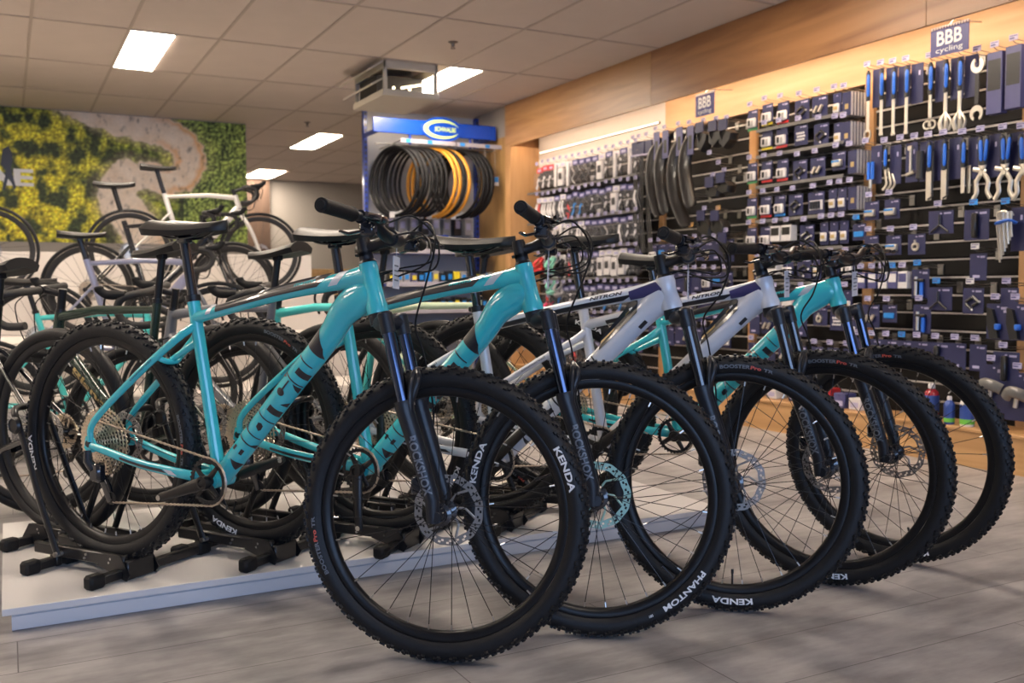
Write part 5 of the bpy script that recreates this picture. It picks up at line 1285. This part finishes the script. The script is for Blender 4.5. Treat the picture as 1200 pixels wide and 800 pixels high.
# mudguards, straps and bags
def mudguard(sz, bend):
    t = Tpl(); b = MB(); D = .16; path = catmull([(.02*sz, -D, -.03), (-.045*sz, -D-.02, -.17*sz), (-.060*sz, -D-.04, -.34*sz), (.00*sz, -D-.06, -.52*sz), (.12*sz*bend, -D-.07, -.70*sz), (.16*sz*bend, -D-.07, -.74*sz)], 6)
    vs = []; fs = []; n = 9; N = len(path)
    for i, p_ in enumerate(path):
        tt = (path[min(i+1, N-1)]-path[max(0, i-1)]).normalized(); s_ = V((.72, .69, 0)); s_ = (s_-tt*s_.dot(tt)).normalized(); q_ = tt.cross(s_); w = .050*min(1, .40+3*min(i, N-1-i)/N)
        for lay in (0, 1):
            for k in range(n):
                a = -1.25+2.5*k/(n-1); vs.append(p_+s_*(w*math.sin(a)/math.sin(1.25))+q_*((.028-.003*lay)*(math.cos(a)-.3)))
    for i in range(N-1):
        for k in range(n-1):
            a = i*2*n+k; c = a+2*n; fs.append((a, a+1, c+1, c)); fs.append((a+n, c+n, c+n+1, a+n+1))
        for k in (0, n-1): a = i*2*n+k; c = a+2*n; fs.append((a, c, c+n, a+n))
    b.add(vs, fs, 0); t.part('blade', 'mudguard_blade', None, b.mesh('mudguard_blade', M_BKPL, angle=60))
    b = MB(); b.cbox((-.03, -D-.035, -.20), (.045, -D-.03, .01), .001); b.box((-.01, -D-.0356, -.16), (.028, -D-.035, -.06), 1); t.part('card', 'header_card', None, b.mesh('header_card', [M_NAVY2, M_BKPL], smooth=False)); return t
for i, (Y, z, s_, bd) in enumerate(((6.04, 2.125, .88, .8), (5.93, 2.12, .85, .6), (5.76, 2.12, 1.0, 1.), (5.63, 2.11, .8, .6))):
    nm = ORD[i]+' from the hanging straps'
    inst(mudguard(s_, bd), 'mudguard', hang_M(Y, z), 'long curved black mudguard, '+nm, 'mudguard', 'hanging mudguards'); inst(HK, 'display_hook', hang_M(Y, z), 'wire hook with price label holding the mudguard '+nm, 'hook', 'display hooks on the slatwall')
st_ = Tpl(); b = MB(); b.cbox((-.045, -.18, -.105), (.045, -.165, 0), .002); b.cbox((-.05, -.19, -.115), (.05, -.155, -.103), .002, 1); st_.part('header', 'header_card', None, b.mesh('header_card', [M_NAVY, M_LILAC], smooth=False))
b = MB()
for q in (-.018, .016): b.tube(catmull([(q, -.172, -.11), (q+.006, -.175, -.35), (q-.006, -.172, -.58), (q+.035, -.176, -.88)], 5), [(.015, .005)]*16, 8, 0, ref=(0, 1, 0))
st_.part('strap', 'strap', None, b.mesh('strap', M_BKPL))
for i, Y in enumerate((6.34, 6.26, 6.16)):
    inst(st_, 'hanging_strap', hang_M(Y, 2.10-.004*i), 'long black strap under a navy header, %s of three beside the mudguards' % ORD[i], 'strap', 'long hanging straps')
    inst(HK, 'display_hook', hang_M(Y, 2.10), 'wire hook with price label, %s of three holding the long straps' % ORD[i], 'hook', 'display hooks on the slatwall')
def bag(w, h, slope):
    t = Tpl(); b = MB(); P = [(-w*.46, -.03), (w*.30, -.03-h*.10), (w*.50, -.03-h*.34*slope), (w*.40, -.03-h*.66*slope), (-w*.10, -.03-h*.62), (-w*.46, -.03-h*.46)]
    bm = bmesh.new()
    for x, z in P:
        for y, q in ((-.215, .86), (-.195, 1.), (-.155, 1.), (-.135, .86)): bm.verts.new((x*q, y, -.03-h*.3+(z+.03+h*.3)*q))
    bmesh.ops.convex_hull(bm, input=bm.verts); bmesh.ops.dissolve_limit(bm, angle_limit=.03, verts=bm.verts, edges=bm.edges); bm.verts.index_update()
    b.add([v.co for v in bm.verts], [[v.index for v in f.verts] for f in bm.faces]); bm.free()
    t.part('body', 'bag_body', None, b.mesh('bag_body', M_BKPL, angle=25))
    b = MB(); b.cbox((-.045, -.235, -.055), (.045, -.228, .02), .001); t.part('card', 'header_card', None, b.mesh('header_card', M_NAVY, smooth=False))
    b = MB(); b.tube([(-w*.25, -.19, -.02), (-w*.22, -.222, -h*.3), (-w*.20, -.19, -h*.62)], [(.012, .002)]*3, 8); t.part('strap', 'strap', None, b.mesh('strap', M_RUB)); return t
BAGS = [(5.47, 2.10, .13, .26, .5, 'top row'), (5.33, 2.09, .15, .22, .6, 'top row'), (5.22, 2.08, .14, .24, .6, 'top row'), (5.36, 1.70, .15, .16, .9, 'second row'), (5.24, 1.72, .13, .16, .9, 'second row'), (5.45, 1.47, .16, .20, 1.1, 'third row'), (5.30, 1.46, .15, .20, 1., 'third row'), (5.22, 1.30, .12, .16, 1., 'fourth row')]
cnt = {}
for (Y, z, w, h, sl, rw) in BAGS:
    cnt[rw] = cnt.get(rw, 0)+1; nm = '%s in the %s of bags' % (ORD[cnt[rw]-1], rw)
    inst(bag(w, h, sl), 'saddle_bag', hang_M(Y, z), 'black saddle bag beside the mudguards, '+nm, 'saddle bag', 'black saddle bags'); inst(HKT if cnt[rw] == 2 and rw == 'third row' else HK, 'display_hook', hang_M(Y, z), 'wire hook with price label for the saddle bag, '+nm, 'hook', 'display hooks on the slatwall')
for i, (Y, z, hk) in enumerate(((5.62, 1.60, HKT), (5.60, 1.36, HKT), (5.40, 1.86, HK), (5.30, 1.78, HK))):
    inst(hk, 'display_hook', hang_M(Y, z), ('bare wire hook with tan label beside the mudguards, upper of two', 'bare wire hook with tan label beside the mudguards, lower of two', 'bare wire hook with pale label above the second row of bags, higher', 'bare wire hook with pale label above the second row of bags, lower')[i], 'hook', 'display hooks on the slatwall')
# signs on the top edge
def sign(Y0_, Y1_, z0, z1, lab):
    b = MB(); b.cbox((4.40, Y1_, z0), (4.404, Y0_, z1), .001, 0); o = b.build('brand_sign', [mat('sign_navy', (.03, .03, .16), .4)], smooth=False); tag(o, lab, 'sign', 'navy signs over the slatwall')
    b = MB(); w = abs(Y0_-Y1_); c = (Y0_+Y1_)/2; h = z1-z0
    lettering(b, 'BBB', lambda x, y: V((4.3990, c-x, z0+h*.60+y)), h*.50, 0, bold=.02, w=w*.66); lettering(b, 'cycling', lambda x, y: V((4.3990, c-x, z0+h*.17+y)), h*.24, 0, w=w*.70)
    b.build('sign_lettering', [M_WHTXT], o, smooth=False)['label'] = 'white capital letters on the sign'
    b = MB(); n = 14
    for i in range(n): yy = Y0_-(i+.25)*w/n; b.box((4.3985, yy-w/n*.55, z1-.010), (4.4055, yy, z1+.004), 0)
    b.build('sign_rail', [M_CWHITE], o, smooth=False)
    b = MB(); b.tube([(4.403, c, z1), (4.43, c, z1+.03), (4.652, c, z1+.045)], .003, 6); b.build('bracket_wire', M_WIRE, o)
sign(3.515, 3.285, 2.150, 2.300, 'larger navy sign with white letters above the blue-handled spanners')
sign(5.480, 5.275, 2.150, 2.305, 'smaller navy sign with white letters above the black saddle bags')
# bottles on the base
def bottle(x, y, h, r, cols, lab, cap=True):
    b = MB(); b.lathe((x, y, .2), (0, 0, 1), [(r*.9, 0), (r, .006), (r, h*.70), (r*.85, h*.78), (r*.45, h*.84), (r*.40, h*.88)], 24, 0, cap=True)
    o = b.build('bottle', cols[0]); tag(o, lab, 'bottle', 'bottles on the oak base')
    b = MB(); b.lathe((x, y, .2), (0, 0, 1), [(r*1.01, h*.22), (r*1.012, h*.23), (r*1.012, h*.66), (r*1.01, h*.67)], 24, 0); b.build('label_band', cols[1], o)
    b = MB(); b.lathe((x, y, .2), (0, 0, 1), [(r*1.012, .012), (r*1.014, .014), (r*1.014, h*.22), (r*1.012, h*.225)], 24, 0); b.build('green_band', cols[2], o)
    b = MB(); b.lathe((x, y, .2+h*.86), (0, 0, 1), [(r*.46, 0), (r*.46, h*.10), (r*.30, h*.14)], 18, 0, cap=True); b.build('cap', cols[3], o)
M_BWHITE = mat('bottle_white', (.70, .69, .66), .35); M_BGRN = mat('label_green', (.16, .50, .06), .4); M_BNAV = mat('label_blue', (.03, .07, .28), .4); M_BRED = mat('bottle_red', (.30, .02, .03), .25, coat=.5)
bottle(4.44, 3.385, .150, .028, (M_BNAV, M_BNAV, M_BGRN, M_CWHITE), 'small blue and green bottle on the oak base beside the white one')
bottle(4.45, 3.285, .172, .036, (M_BWHITE, M_BNAV, M_BGRN, M_BWHITE), 'larger white bottle with blue and green label on the oak base')
bottle(4.52, 3.56, .20, .040, (M_BRED, M_BNAV, M_BRED, M_CWHITE), 'dark red bottle with white trigger top on the oak base')
M_SPRAY = mat('tin_silver', (.5, .5, .5), .3, .8)
for i, yy in enumerate((4.05, 4.17, 4.29, 4.55, 4.75, 4.95)):
    b = MB(); b.cbox((4.46, yy-.045, .2), (4.56, yy+.045, .2+.07+.02*(i % 3)), .004); o = b.build('small_carton', (M_CWHITE, M_NAVY2, M_CRED, M_NAVY, M_CWHITE, M_NAVY2)[i], smooth=False); tag(o, ('white', 'pale navy', 'red', 'navy', 'white', 'pale navy')[i]+' small carton on the oak base, %s from the bottles' % ORD[i], 'carton', 'cartons on the oak base')
    MB().box((4.4592, yy-.03, .215), (4.4602, yy+.03, .245)).build('printed_panel', M_LILAC, o, smooth=False)

# ------------------------------------------------------------------ tyre rack at the end
M_RBLUE = mat('rack_blue', (.012, .045, .33), .35, 0, .3); M_RPAN = mat('rack_panel', (.52, .51, .50), .5, var=.03)
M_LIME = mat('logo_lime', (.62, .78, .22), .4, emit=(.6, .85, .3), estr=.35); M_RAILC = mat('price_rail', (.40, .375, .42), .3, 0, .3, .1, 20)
M_HEADB = mat('header_blue', (.006, .07, .52), .25, 0, .5)
b = MB(); b.box((3.155, 8.985, .02), (4.355, 9.0, 2.69)); ro = b.build('tyre_rack', M_RPAN, smooth=False); tag(ro, 'tall rack with grey back panel and blue posts holding bicycle tyres', 'rack')
for xx in (3.115, 4.318):
    b = MB(); b.cbox((xx, 8.93, 0), (xx+.040, 8.985, 2.685), .003)
    k_ = MB()
    for i in range(44): k_.box((xx+.010, 8.9292, .3+.054*i), (xx+.030, 8.930, .3+.054*i+.030))
    po_ = b.build('post', M_RBLUE, ro); k_.build('slot_hole', M_BKPL, po_, smooth=False)
b = MB(); b.cbox((3.05, 8.48, 2.395), (4.33, 8.505, 2.535), .006); hd = b.build('header_bar', M_HEADB, ro)
b = MB(); 
for xx in (3.13, 4.33): b.cbox((xx-.012, 8.505, 2.41), (xx+.012, 8.93, 2.45), .003)
for xx in (3.42, 4.05): b.cbox((xx-.012, 8.485, 2.30), (xx+.012, 8.50, 2.41), .003)
b.build('bracket', M_RBLUE, hd)
b = MB(); cx, cz = 3.745, 2.462; b.prism([(cx+.215*math.cos(2*pi*i/40)*(1 if math.cos(2*pi*i/40) < .9 else .93), cz+.115*math.sin(2*pi*i/40)) for i in range(40)], (0, 8.468, 0), (1, 0, 0), (0, 0, 1), (0, .012, 0)); b.build('logo_plate', M_HEADB, hd)
b = MB(); N = 40; oo = []; ii = []
for i in range(N+1):
    a = .42+(2*pi-.84)*i/N; oo.append((cx-.01+.185*math.cos(a), cz+.090*math.sin(a))); ii.append((cx+.016+.165*math.cos(a), cz+.066*math.sin(a)))
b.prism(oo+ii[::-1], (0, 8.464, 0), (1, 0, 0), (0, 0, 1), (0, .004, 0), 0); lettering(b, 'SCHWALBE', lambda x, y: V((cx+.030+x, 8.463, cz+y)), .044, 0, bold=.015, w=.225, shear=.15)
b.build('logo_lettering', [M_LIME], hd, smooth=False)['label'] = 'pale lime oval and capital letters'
for xa, xb in ((3.30, 3.86), (3.88, 4.40)):
    b = MB(); b.cbox((xa, 8.42, 2.305), (xb, 8.428, 2.345), .001); rl = b.build('price_rail', M_RAILC, ro, smooth=False)
    k_ = MB()
    for q in (.05, .27) if xa < 3.5 else (.03, .30): k_.box((xa+q, 8.4185, 2.308), (xa+q+.05, 8.420, 2.342))
    k_.build('price_mark', M_CBLU, rl, smooth=False)
b = MB()
for xx in (3.30, 3.56, 3.86, 3.90, 4.16, 4.36): b.tube([(xx, 8.985, 2.315), (xx, 8.43, 2.322)], .005, 8)
b.tube([(3.12, 8.62, 2.312), (4.36, 8.62, 2.312)], .009, 10)
b.build('hanger_bar', M_WIRE, ro)
M_TYK = mat('tyre_black_matt', (.010, .010, .011), .65, var=.2, vscale=30, spec=.25); M_TYO = mat('tyre_orange', (.62, .28, .025), .5, var=.1)
def rtyre(R, rt, m, wall):
    t = Tpl(); b = MB(); b.lathe((0, 0, -R), (0, 1, 0), [(R-rt+rt*math.cos(a), rt*1.15*math.sin(a)) for a in [i*2*pi/12 for i in range(12)]], 56, closed=True); t.part('casing', 'tyre_casing', None, b.mesh('tyre_casing', m))
    b = MB(); b.lathe((0, 0, -R), (0, 1, 0), [(R-rt*2+.004, -rt*.5), (R-rt*1.1, -rt*1.2), (R-rt*1.05, -rt*1.22), (R-rt*2+.002, -rt*.4)], 56, closed=True); t.part('side', 'tyre_sidewall', None, b.mesh('tyre_sidewall', wall))
    b = MB(); b.cbox((-.035, -.032, -2*R-.005), (.035, -.028, -2*R+.055), .001, 0); t.part('sleeve', 'paper_sleeve', None, b.mesh('paper_sleeve', M_TAG, smooth=False)); return t
RT_K = rtyre(.342, .017, M_TYK, M_TYK); RT_G = rtyre(.340, .014, M_TYK, mat('tyre_grey_wall', (.04, .04, .04), .65, spec=.25)); RT_O = rtyre(.340, .016, M_TYK, M_TYO); RT_S = rtyre(.335, .022, M_TYK, M_TYK); RT_OO = rtyre(.342, .016, M_TYO, M_TYO)
seq = [RT_K, RT_K, RT_S, RT_G, RT_G, RT_G, RT_G, RT_OO, RT_OO, RT_K, RT_OO, RT_G, RT_K, RT_S, RT_S]
cn = {RT_K: 'thin black tyre', RT_S: 'fat black tyre', RT_G: 'grey-walled black tyre', RT_O: 'orange-walled tyre', RT_OO: 'orange tyre'}
for i, t in enumerate(seq):
    x = 3.305+.049*i+(.04 if i > 6 else 0)+(.06 if i > 10 else 0)
    inst(t, 'bicycle_tyre', Matrix.Translation((x, 8.62, 2.304)) @ Matrix.Rotation(rad(-68), 4, 'Z'), cn[t]+' on the rack bar, %s from the open side' % ORD[i], 'tyre', 'tyres hanging on the rack')
for k, (xx, zz) in enumerate(((4.17, 2.06), (4.28, 1.99), (3.86, 1.83), (4.18, 1.93))):
    b = MB(); b.cbox((xx-.035, 8.40, zz-.045), (xx+.035, 8.402, zz+.045), .0008, 0); b.box((xx-.03, 8.399, zz-.01), (xx+.03, 8.4, zz+.04), 1); b.tube([(xx, 8.401, zz+.045), (xx, 8.42, 2.31)], .0012, 5, 0); o = b.build('price_flag', [M_CWHITE, M_CBLU], smooth=False); tag(o, ('blue and white price flag over the black tyres, highest', 'blue and white price flag over the black tyres, outermost', 'blue and white price flag before the orange tyres', 'blue and white price flag over the black tyres, lowest')[k], 'price flag', 'price flags on the tyres')
SH = [(1.30, 8.50, 'upper'), (.985, 8.44, 'middle'), (.73, 8.44, 'lower'), (.45, 8.44, 'bottom')]
for z, yf, nm in SH:
    b = MB(); b.box((3.17, yf+.006, z-.02), (4.31, 8.985, z)); so = b.build('shelf', M_RBLUE, ro, smooth=False)
    b = MB(); b.cbox((3.15, yf, z-.024), (4.33, yf+.006, z+.022), .001, 0); b.build('shelf_rail', [M_RAILC], so, smooth=False)
rr_ = random.Random(11)
M_BROWN = mat('roll_brown', (.16, .10, .07), .4); M_CLR = [M_CBLU, M_NAVY2, M_CWHITE, M_CYEL, M_GREYPL, M_BKPL, M_RBLUE]
def rack_pack(x, y, z, w, h, mats_, lab, grp, nm='small_box'):
    b = MB(); b.cbox((x-w/2, y, z), (x+w/2, y+.09, z+h), .003); o = b.build(nm, mats_[0], smooth=False); tag(o, lab, 'box', grp); MB().box((x-w*.32, y-.001, z+h*.35), (x+w*.32, y, z+h*.75)).build('printed_panel', mats_[1], o, smooth=False)
for i in range(10):
    x = 3.24+.112*i
    if i < 6: rack_pack(x, 8.56, 1.302, .085, .13+.05*rr_.random(), [(M_GREYPL, M_BKPL, M_CWHITE, M_GREYPL, M_BKPL, M_RBLUE)[i], M_LILAC], ('grey', 'black', 'white', 'grey', 'black', 'blue')[i]+' box under the hanging tyres, %s on the upper rack shelf' % ORD[i], 'boxes on the tyre rack shelves')
    else:
        b = MB(); b.cyl((x, 8.62, 1.302), (x, 8.62, 1.302+.14), .046, 20); o = b.build('tape_roll', M_BROWN); tag(o, 'brown glossy canister on the upper rack shelf, %s along it' % ORD[i], 'canister', 'canisters on the tyre rack shelf'); b = MB(); b.lathe((x, 8.62, 1.36), (0, 0, 1), [(.0465, 0), (.0472, .001), (.0472, .03), (.0465, .031)], 20); b.build('label_band', M_CWHITE, o)
for ri, (z, yf, nm) in enumerate(SH[1:]):
    for i in range(15):
        a = M_CLR[rr_.randrange(len(M_CLR))] if i % 2 else (M_GREYPL, M_BKPL)[i % 4 == 0]
        rack_pack(3.215+.0745*i, yf+.02, z+.002, .062, .105+.02*rr_.random(), [M_BKPL if ri else a, M_CBLU if i % 3 else M_CYEL], 'small dark pack with bright print, %s along the %s rack shelf' % (ORD[i], nm), 'small packs on the tyre rack shelves')
for i in range(9):
    rack_pack(3.26+.12*i, 8.90, 1.48, .08, .17+.03*(i % 2), [(M_GREYPL, M_BKPL, M_GREYPL)[i % 3], M_LILAC], ('grey', 'black', 'mid grey')[i % 3]+' pack hung low behind the tyres, %s from the open side' % ORD[i], 'packs hung behind the tyres')

# ------------------------------------------------------------------ ceiling things
M_DIFF = mat('light_diffuser', (.9, .9, .9), .5, emit=(1., .84, .68), estr=46.)
M_LFRAME = mat('light_frame', (.75, .72, .68), .5)
def ceiling_light(x, y, lab, lx=.285, ly=1.195, m=None):
    o = MB()
    for a, b in (((x-lx/2-.012, y-ly/2-.012), (x-lx/2, y+ly/2+.012)), ((x+lx/2, y-ly/2-.012), (x+lx/2+.012, y+ly/2+.012)), ((x-lx/2, y-ly/2-.012), (x+lx/2, y-ly/2)), ((x-lx/2, y+ly/2), (x+lx/2, y+ly/2+.012))):
        o.cbox((*a, ZC-.010), (*b, ZC-.0052), .001)
    r = o.build('ceiling_light', M_LFRAME); tag(r, lab, 'ceiling light', 'flat panel ceiling lights')
    MB().box((x-lx/2, y-ly/2, ZC-.0085), (x+lx/2, y+ly/2, ZC-.0055)).build('diffuser', m or M_DIFF, r, smooth=False)
ceiling_light(.955, 7.66, 'flat panel ceiling light above the poster, hanging over the white display')
ceiling_light(3.340, 7.66, 'flat panel ceiling light touching the open ceiling box')
ceiling_light(3.340, 11.32, 'flat panel ceiling light midway between the poster and the tyre rack')
ceiling_light(3.56, 14.80, 'small-looking flat panel ceiling light just past the poster edge', .40, 1.0)
for x, y in ((.955, 4.0), (3.34, 4.0), (-1.43, 4.0), (-1.43, 7.66), (-1.43, 11.32), (.955, 14.9), (-3.8, 4.0), (-3.8, 7.66)):
    ceiling_light(x, y, 'flat panel ceiling light out of view overhead')
M_FILL = mat('fill_panel_diffuser', (.9, .9, .9), .5, emit=(1., .86, .72), estr=20.)  # weaker glow for two unseen panels added to brighten the front floor
for x in (.955, 3.34): ceiling_light(x, .35, 'added fill panel light, unseen overhead, brightening the floor in front', m=M_FILL)
M_SPR = mat('sprinkler_metal', (.18, .16, .14), .4, .8)
for x, y, lab in ((2.906, 6.37, 'small ceiling sprinkler in front of the open ceiling box'), (2.886, 10.07, 'small ceiling sprinkler in front of the midway panel light')):
    s = MB(); s.lathe((x, y, ZC), (0, 0, -1), [(.036, 0), (.036, .004), (.014, .012), (.012, .030), (.008, .034)], 20, cap=True)
    o = s.build('ceiling_sprinkler', M_SPR); tag(o, lab, 'sprinkler', 'ceiling sprinklers')
    s = MB(); s.lathe((x, y, ZC-.050), (0, 0, 1), [(.003, 0), (.018, .001), (.018, .003), (.003, .004)], 16)
    for q in (-1, 1): s.tube([(x+q*.009, y, ZC-.034), (x+q*.013, y, ZC-.042), (x+q*.004, y, ZC-.050)], .002, 6)
    s.build('deflector', M_SPR, o)
# open air-outlet box hanging from the ceiling
M_BOX = mat('air_box_paint', (.50, .46, .38), .55); M_BOXD = mat('air_box_inside', (.06, .055, .05), .7)
bx0, bx1, by0, by1, bz = 2.63, 3.085, 7.055, 7.75, 2.485
o = MB(); 
for a, b in (((bx0, by0), (bx1, by0+.02)), ((bx0, by1-.02), (bx1, by1)), ((bx0, by0), (bx0+.02, by1)), ((bx1-.02, by0), (bx1, by1))):
    o.cbox((*a, 2.645), (*b, ZC-.006), .003)
r = o.build('air_outlet_box', M_BOX); tag(r, 'beige open air outlet box hanging from the ceiling above the tyre rack', 'air outlet')
for xx in (bx0, bx1-.03):
    for yy in (by0, by1-.03): MB().cbox((xx, yy, bz), (xx+.03, yy+.03, 2.65), .003).build('corner_post', M_BOX, r)
o = MB(); o.cbox((bx0-.01, by0-.005, bz-.05), (bx1+.01, by1+.01, bz), .004)
o.prism([(0, 0), (.10, .055), (.10, .067), (0, .012)], (bx0-.10, by0, bz+.02), (1, 0, 0), (0, 0, 1), (0, by1-by0, 0))
o.build('tray', M_BOX, r)
MB().box((bx0+.03, by0+.24, bz+.002), (bx1-.03, by1-.05, 2.64)).build('filter_core', M_BOXD, r, smooth=False)
o = MB(); o.prism([(0, 0), (.13, -.085), (.13, -.070), (0, .015)], (bx0, by0, 2.69), (-1, 0, 0), (0, 0, 1), (0, by1-by0, 0)); o.build('flap', M_BOX, r)
o = MB(); o.tube([(bx0+.17, by0+.06, bz+.03), (bx1-.06, by0+.20, bz+.10)], .008, 8)
for q in ((bx0+.10, bz+.012), (bx0+.235, bz+.012)): o.ball((q[0], by0+.05, q[1]+.01), .011, 10, 6)
o.build('indicator_lamp', mat('indicator_glow', (.9, .8, .6), .4, emit=(1., .82, .52), estr=5.), r)

# ------------------------------------------------------------------ fixture lighting (behind the bulkhead board) and daylight
M_LED = mat('led_strip', (.9, .85, .8), .4, emit=(1., .72, .45), estr=22.)
for i, (ya, yb) in enumerate(((6.22, 8.19), (3.2, 6.15), (.2, 3.1))):
    o = MB(); o.cbox((4.364, ya, 2.395), (4.392, yb, 2.420), .003); r = o.build('led_fixture', M_ALU)
    tag(r, ('light fixture behind the bulkhead over the clear packs', 'light fixture behind the bulkhead over mudguards, cards and tools', 'light fixture behind the bulkhead past the frame edge')[i], 'strip light', 'strip lights behind the bulkhead')
    MB().box((4.366, ya+.01, 2.390), (4.390, yb-.01, 2.3948)).build('led_strip', M_LED, r, smooth=False)
o = MB(); o.cbox((4.648, 6.24, 2.246), (4.660, 8.18, 2.262), .002); r = o.build('led_profile', M_ALU); tag(r, 'slim glowing strip along the pale panel above the clear packs', 'strip light')
MB().box((4.6465, 6.25, 2.249), (4.6478, 8.17, 2.259)).build('led_strip', mat('led_strip_soft', (.9, .85, .8), .4, emit=(1., .80, .60), estr=3.), r, smooth=False)
def area(name, loc, rot, sx, sy, col, power, spread=pi):
    l = bpy.data.lights.new(name, 'AREA'); l.shape = 'RECTANGLE'; l.size = sx; l.size_y = sy; l.color = col; l.energy = power; l.spread = spread
    o = bpy.data.objects.new(name, l); COL.objects.link(o); o.location = loc; o.rotation_euler = rot; return o
WARM = (1., .74, .52)
for i, (ya, yb, pw) in enumerate(((6.22, 8.19, 3.2), (3.2, 6.15, 10.5), (.2, 3.1, 9.))):
    area('strip_lamp', (4.40, (ya+yb)/2, 2.385), (0, rad(-32), 0), .03, yb-ya, WARM, pw)
area('daylight', ((WX0+WX1)/2, Y0+.03, 1.45), (rad(90), 0, 0), WX1-WX0-.2, 1.9, (.34, .55, 1.), 165.)
W = bpy.data.worlds.new('sky'); SC.world = W; W.use_nodes = True
W.node_tree.nodes['Background'].inputs[0].default_value = (.55, .72, 1., 1); W.node_tree.nodes['Background'].inputs[1].default_value = 1.2

cam = bpy.data.cameras.new('camera'); co = bpy.data.objects.new('camera', cam); COL.objects.link(co)
cam.sensor_width = 36; cam.lens = 36*1117.2/1200; cam.clip_start = .05; cam.clip_end = 100
cam.dof.use_dof = True; cam.dof.focus_distance = 2.45; cam.dof.aperture_fstop = 4.5
ya, pi_, ro = rad(27.933), rad(3.132), rad(-.265)
F = V((math.sin(ya)*math.cos(pi_), math.cos(ya)*math.cos(pi_), -math.sin(pi_))); Rr = V((math.cos(ya), -math.sin(ya), 0)); U = Rr.cross(F)
Rx = Rr*math.cos(ro)+U*math.sin(ro); Ux = -Rr*math.sin(ro)+U*math.cos(ro)
co.matrix_world = Matrix(((Rx.x, Ux.x, -F.x, 0), (Rx.y, Ux.y, -F.y, 0), (Rx.z, Ux.z, -F.z, .93), (0, 0, 0, 1)))
SC.camera = co
SC.view_settings.view_transform = 'Standard'; SC.view_settings.look = 'None'; SC.view_settings.gamma = 1; SC.view_settings.use_curve_mapping = False
SC.view_settings.exposure = .22
SC.cycles.max_bounces = 8; SC.cycles.sample_clamp_indirect = 6
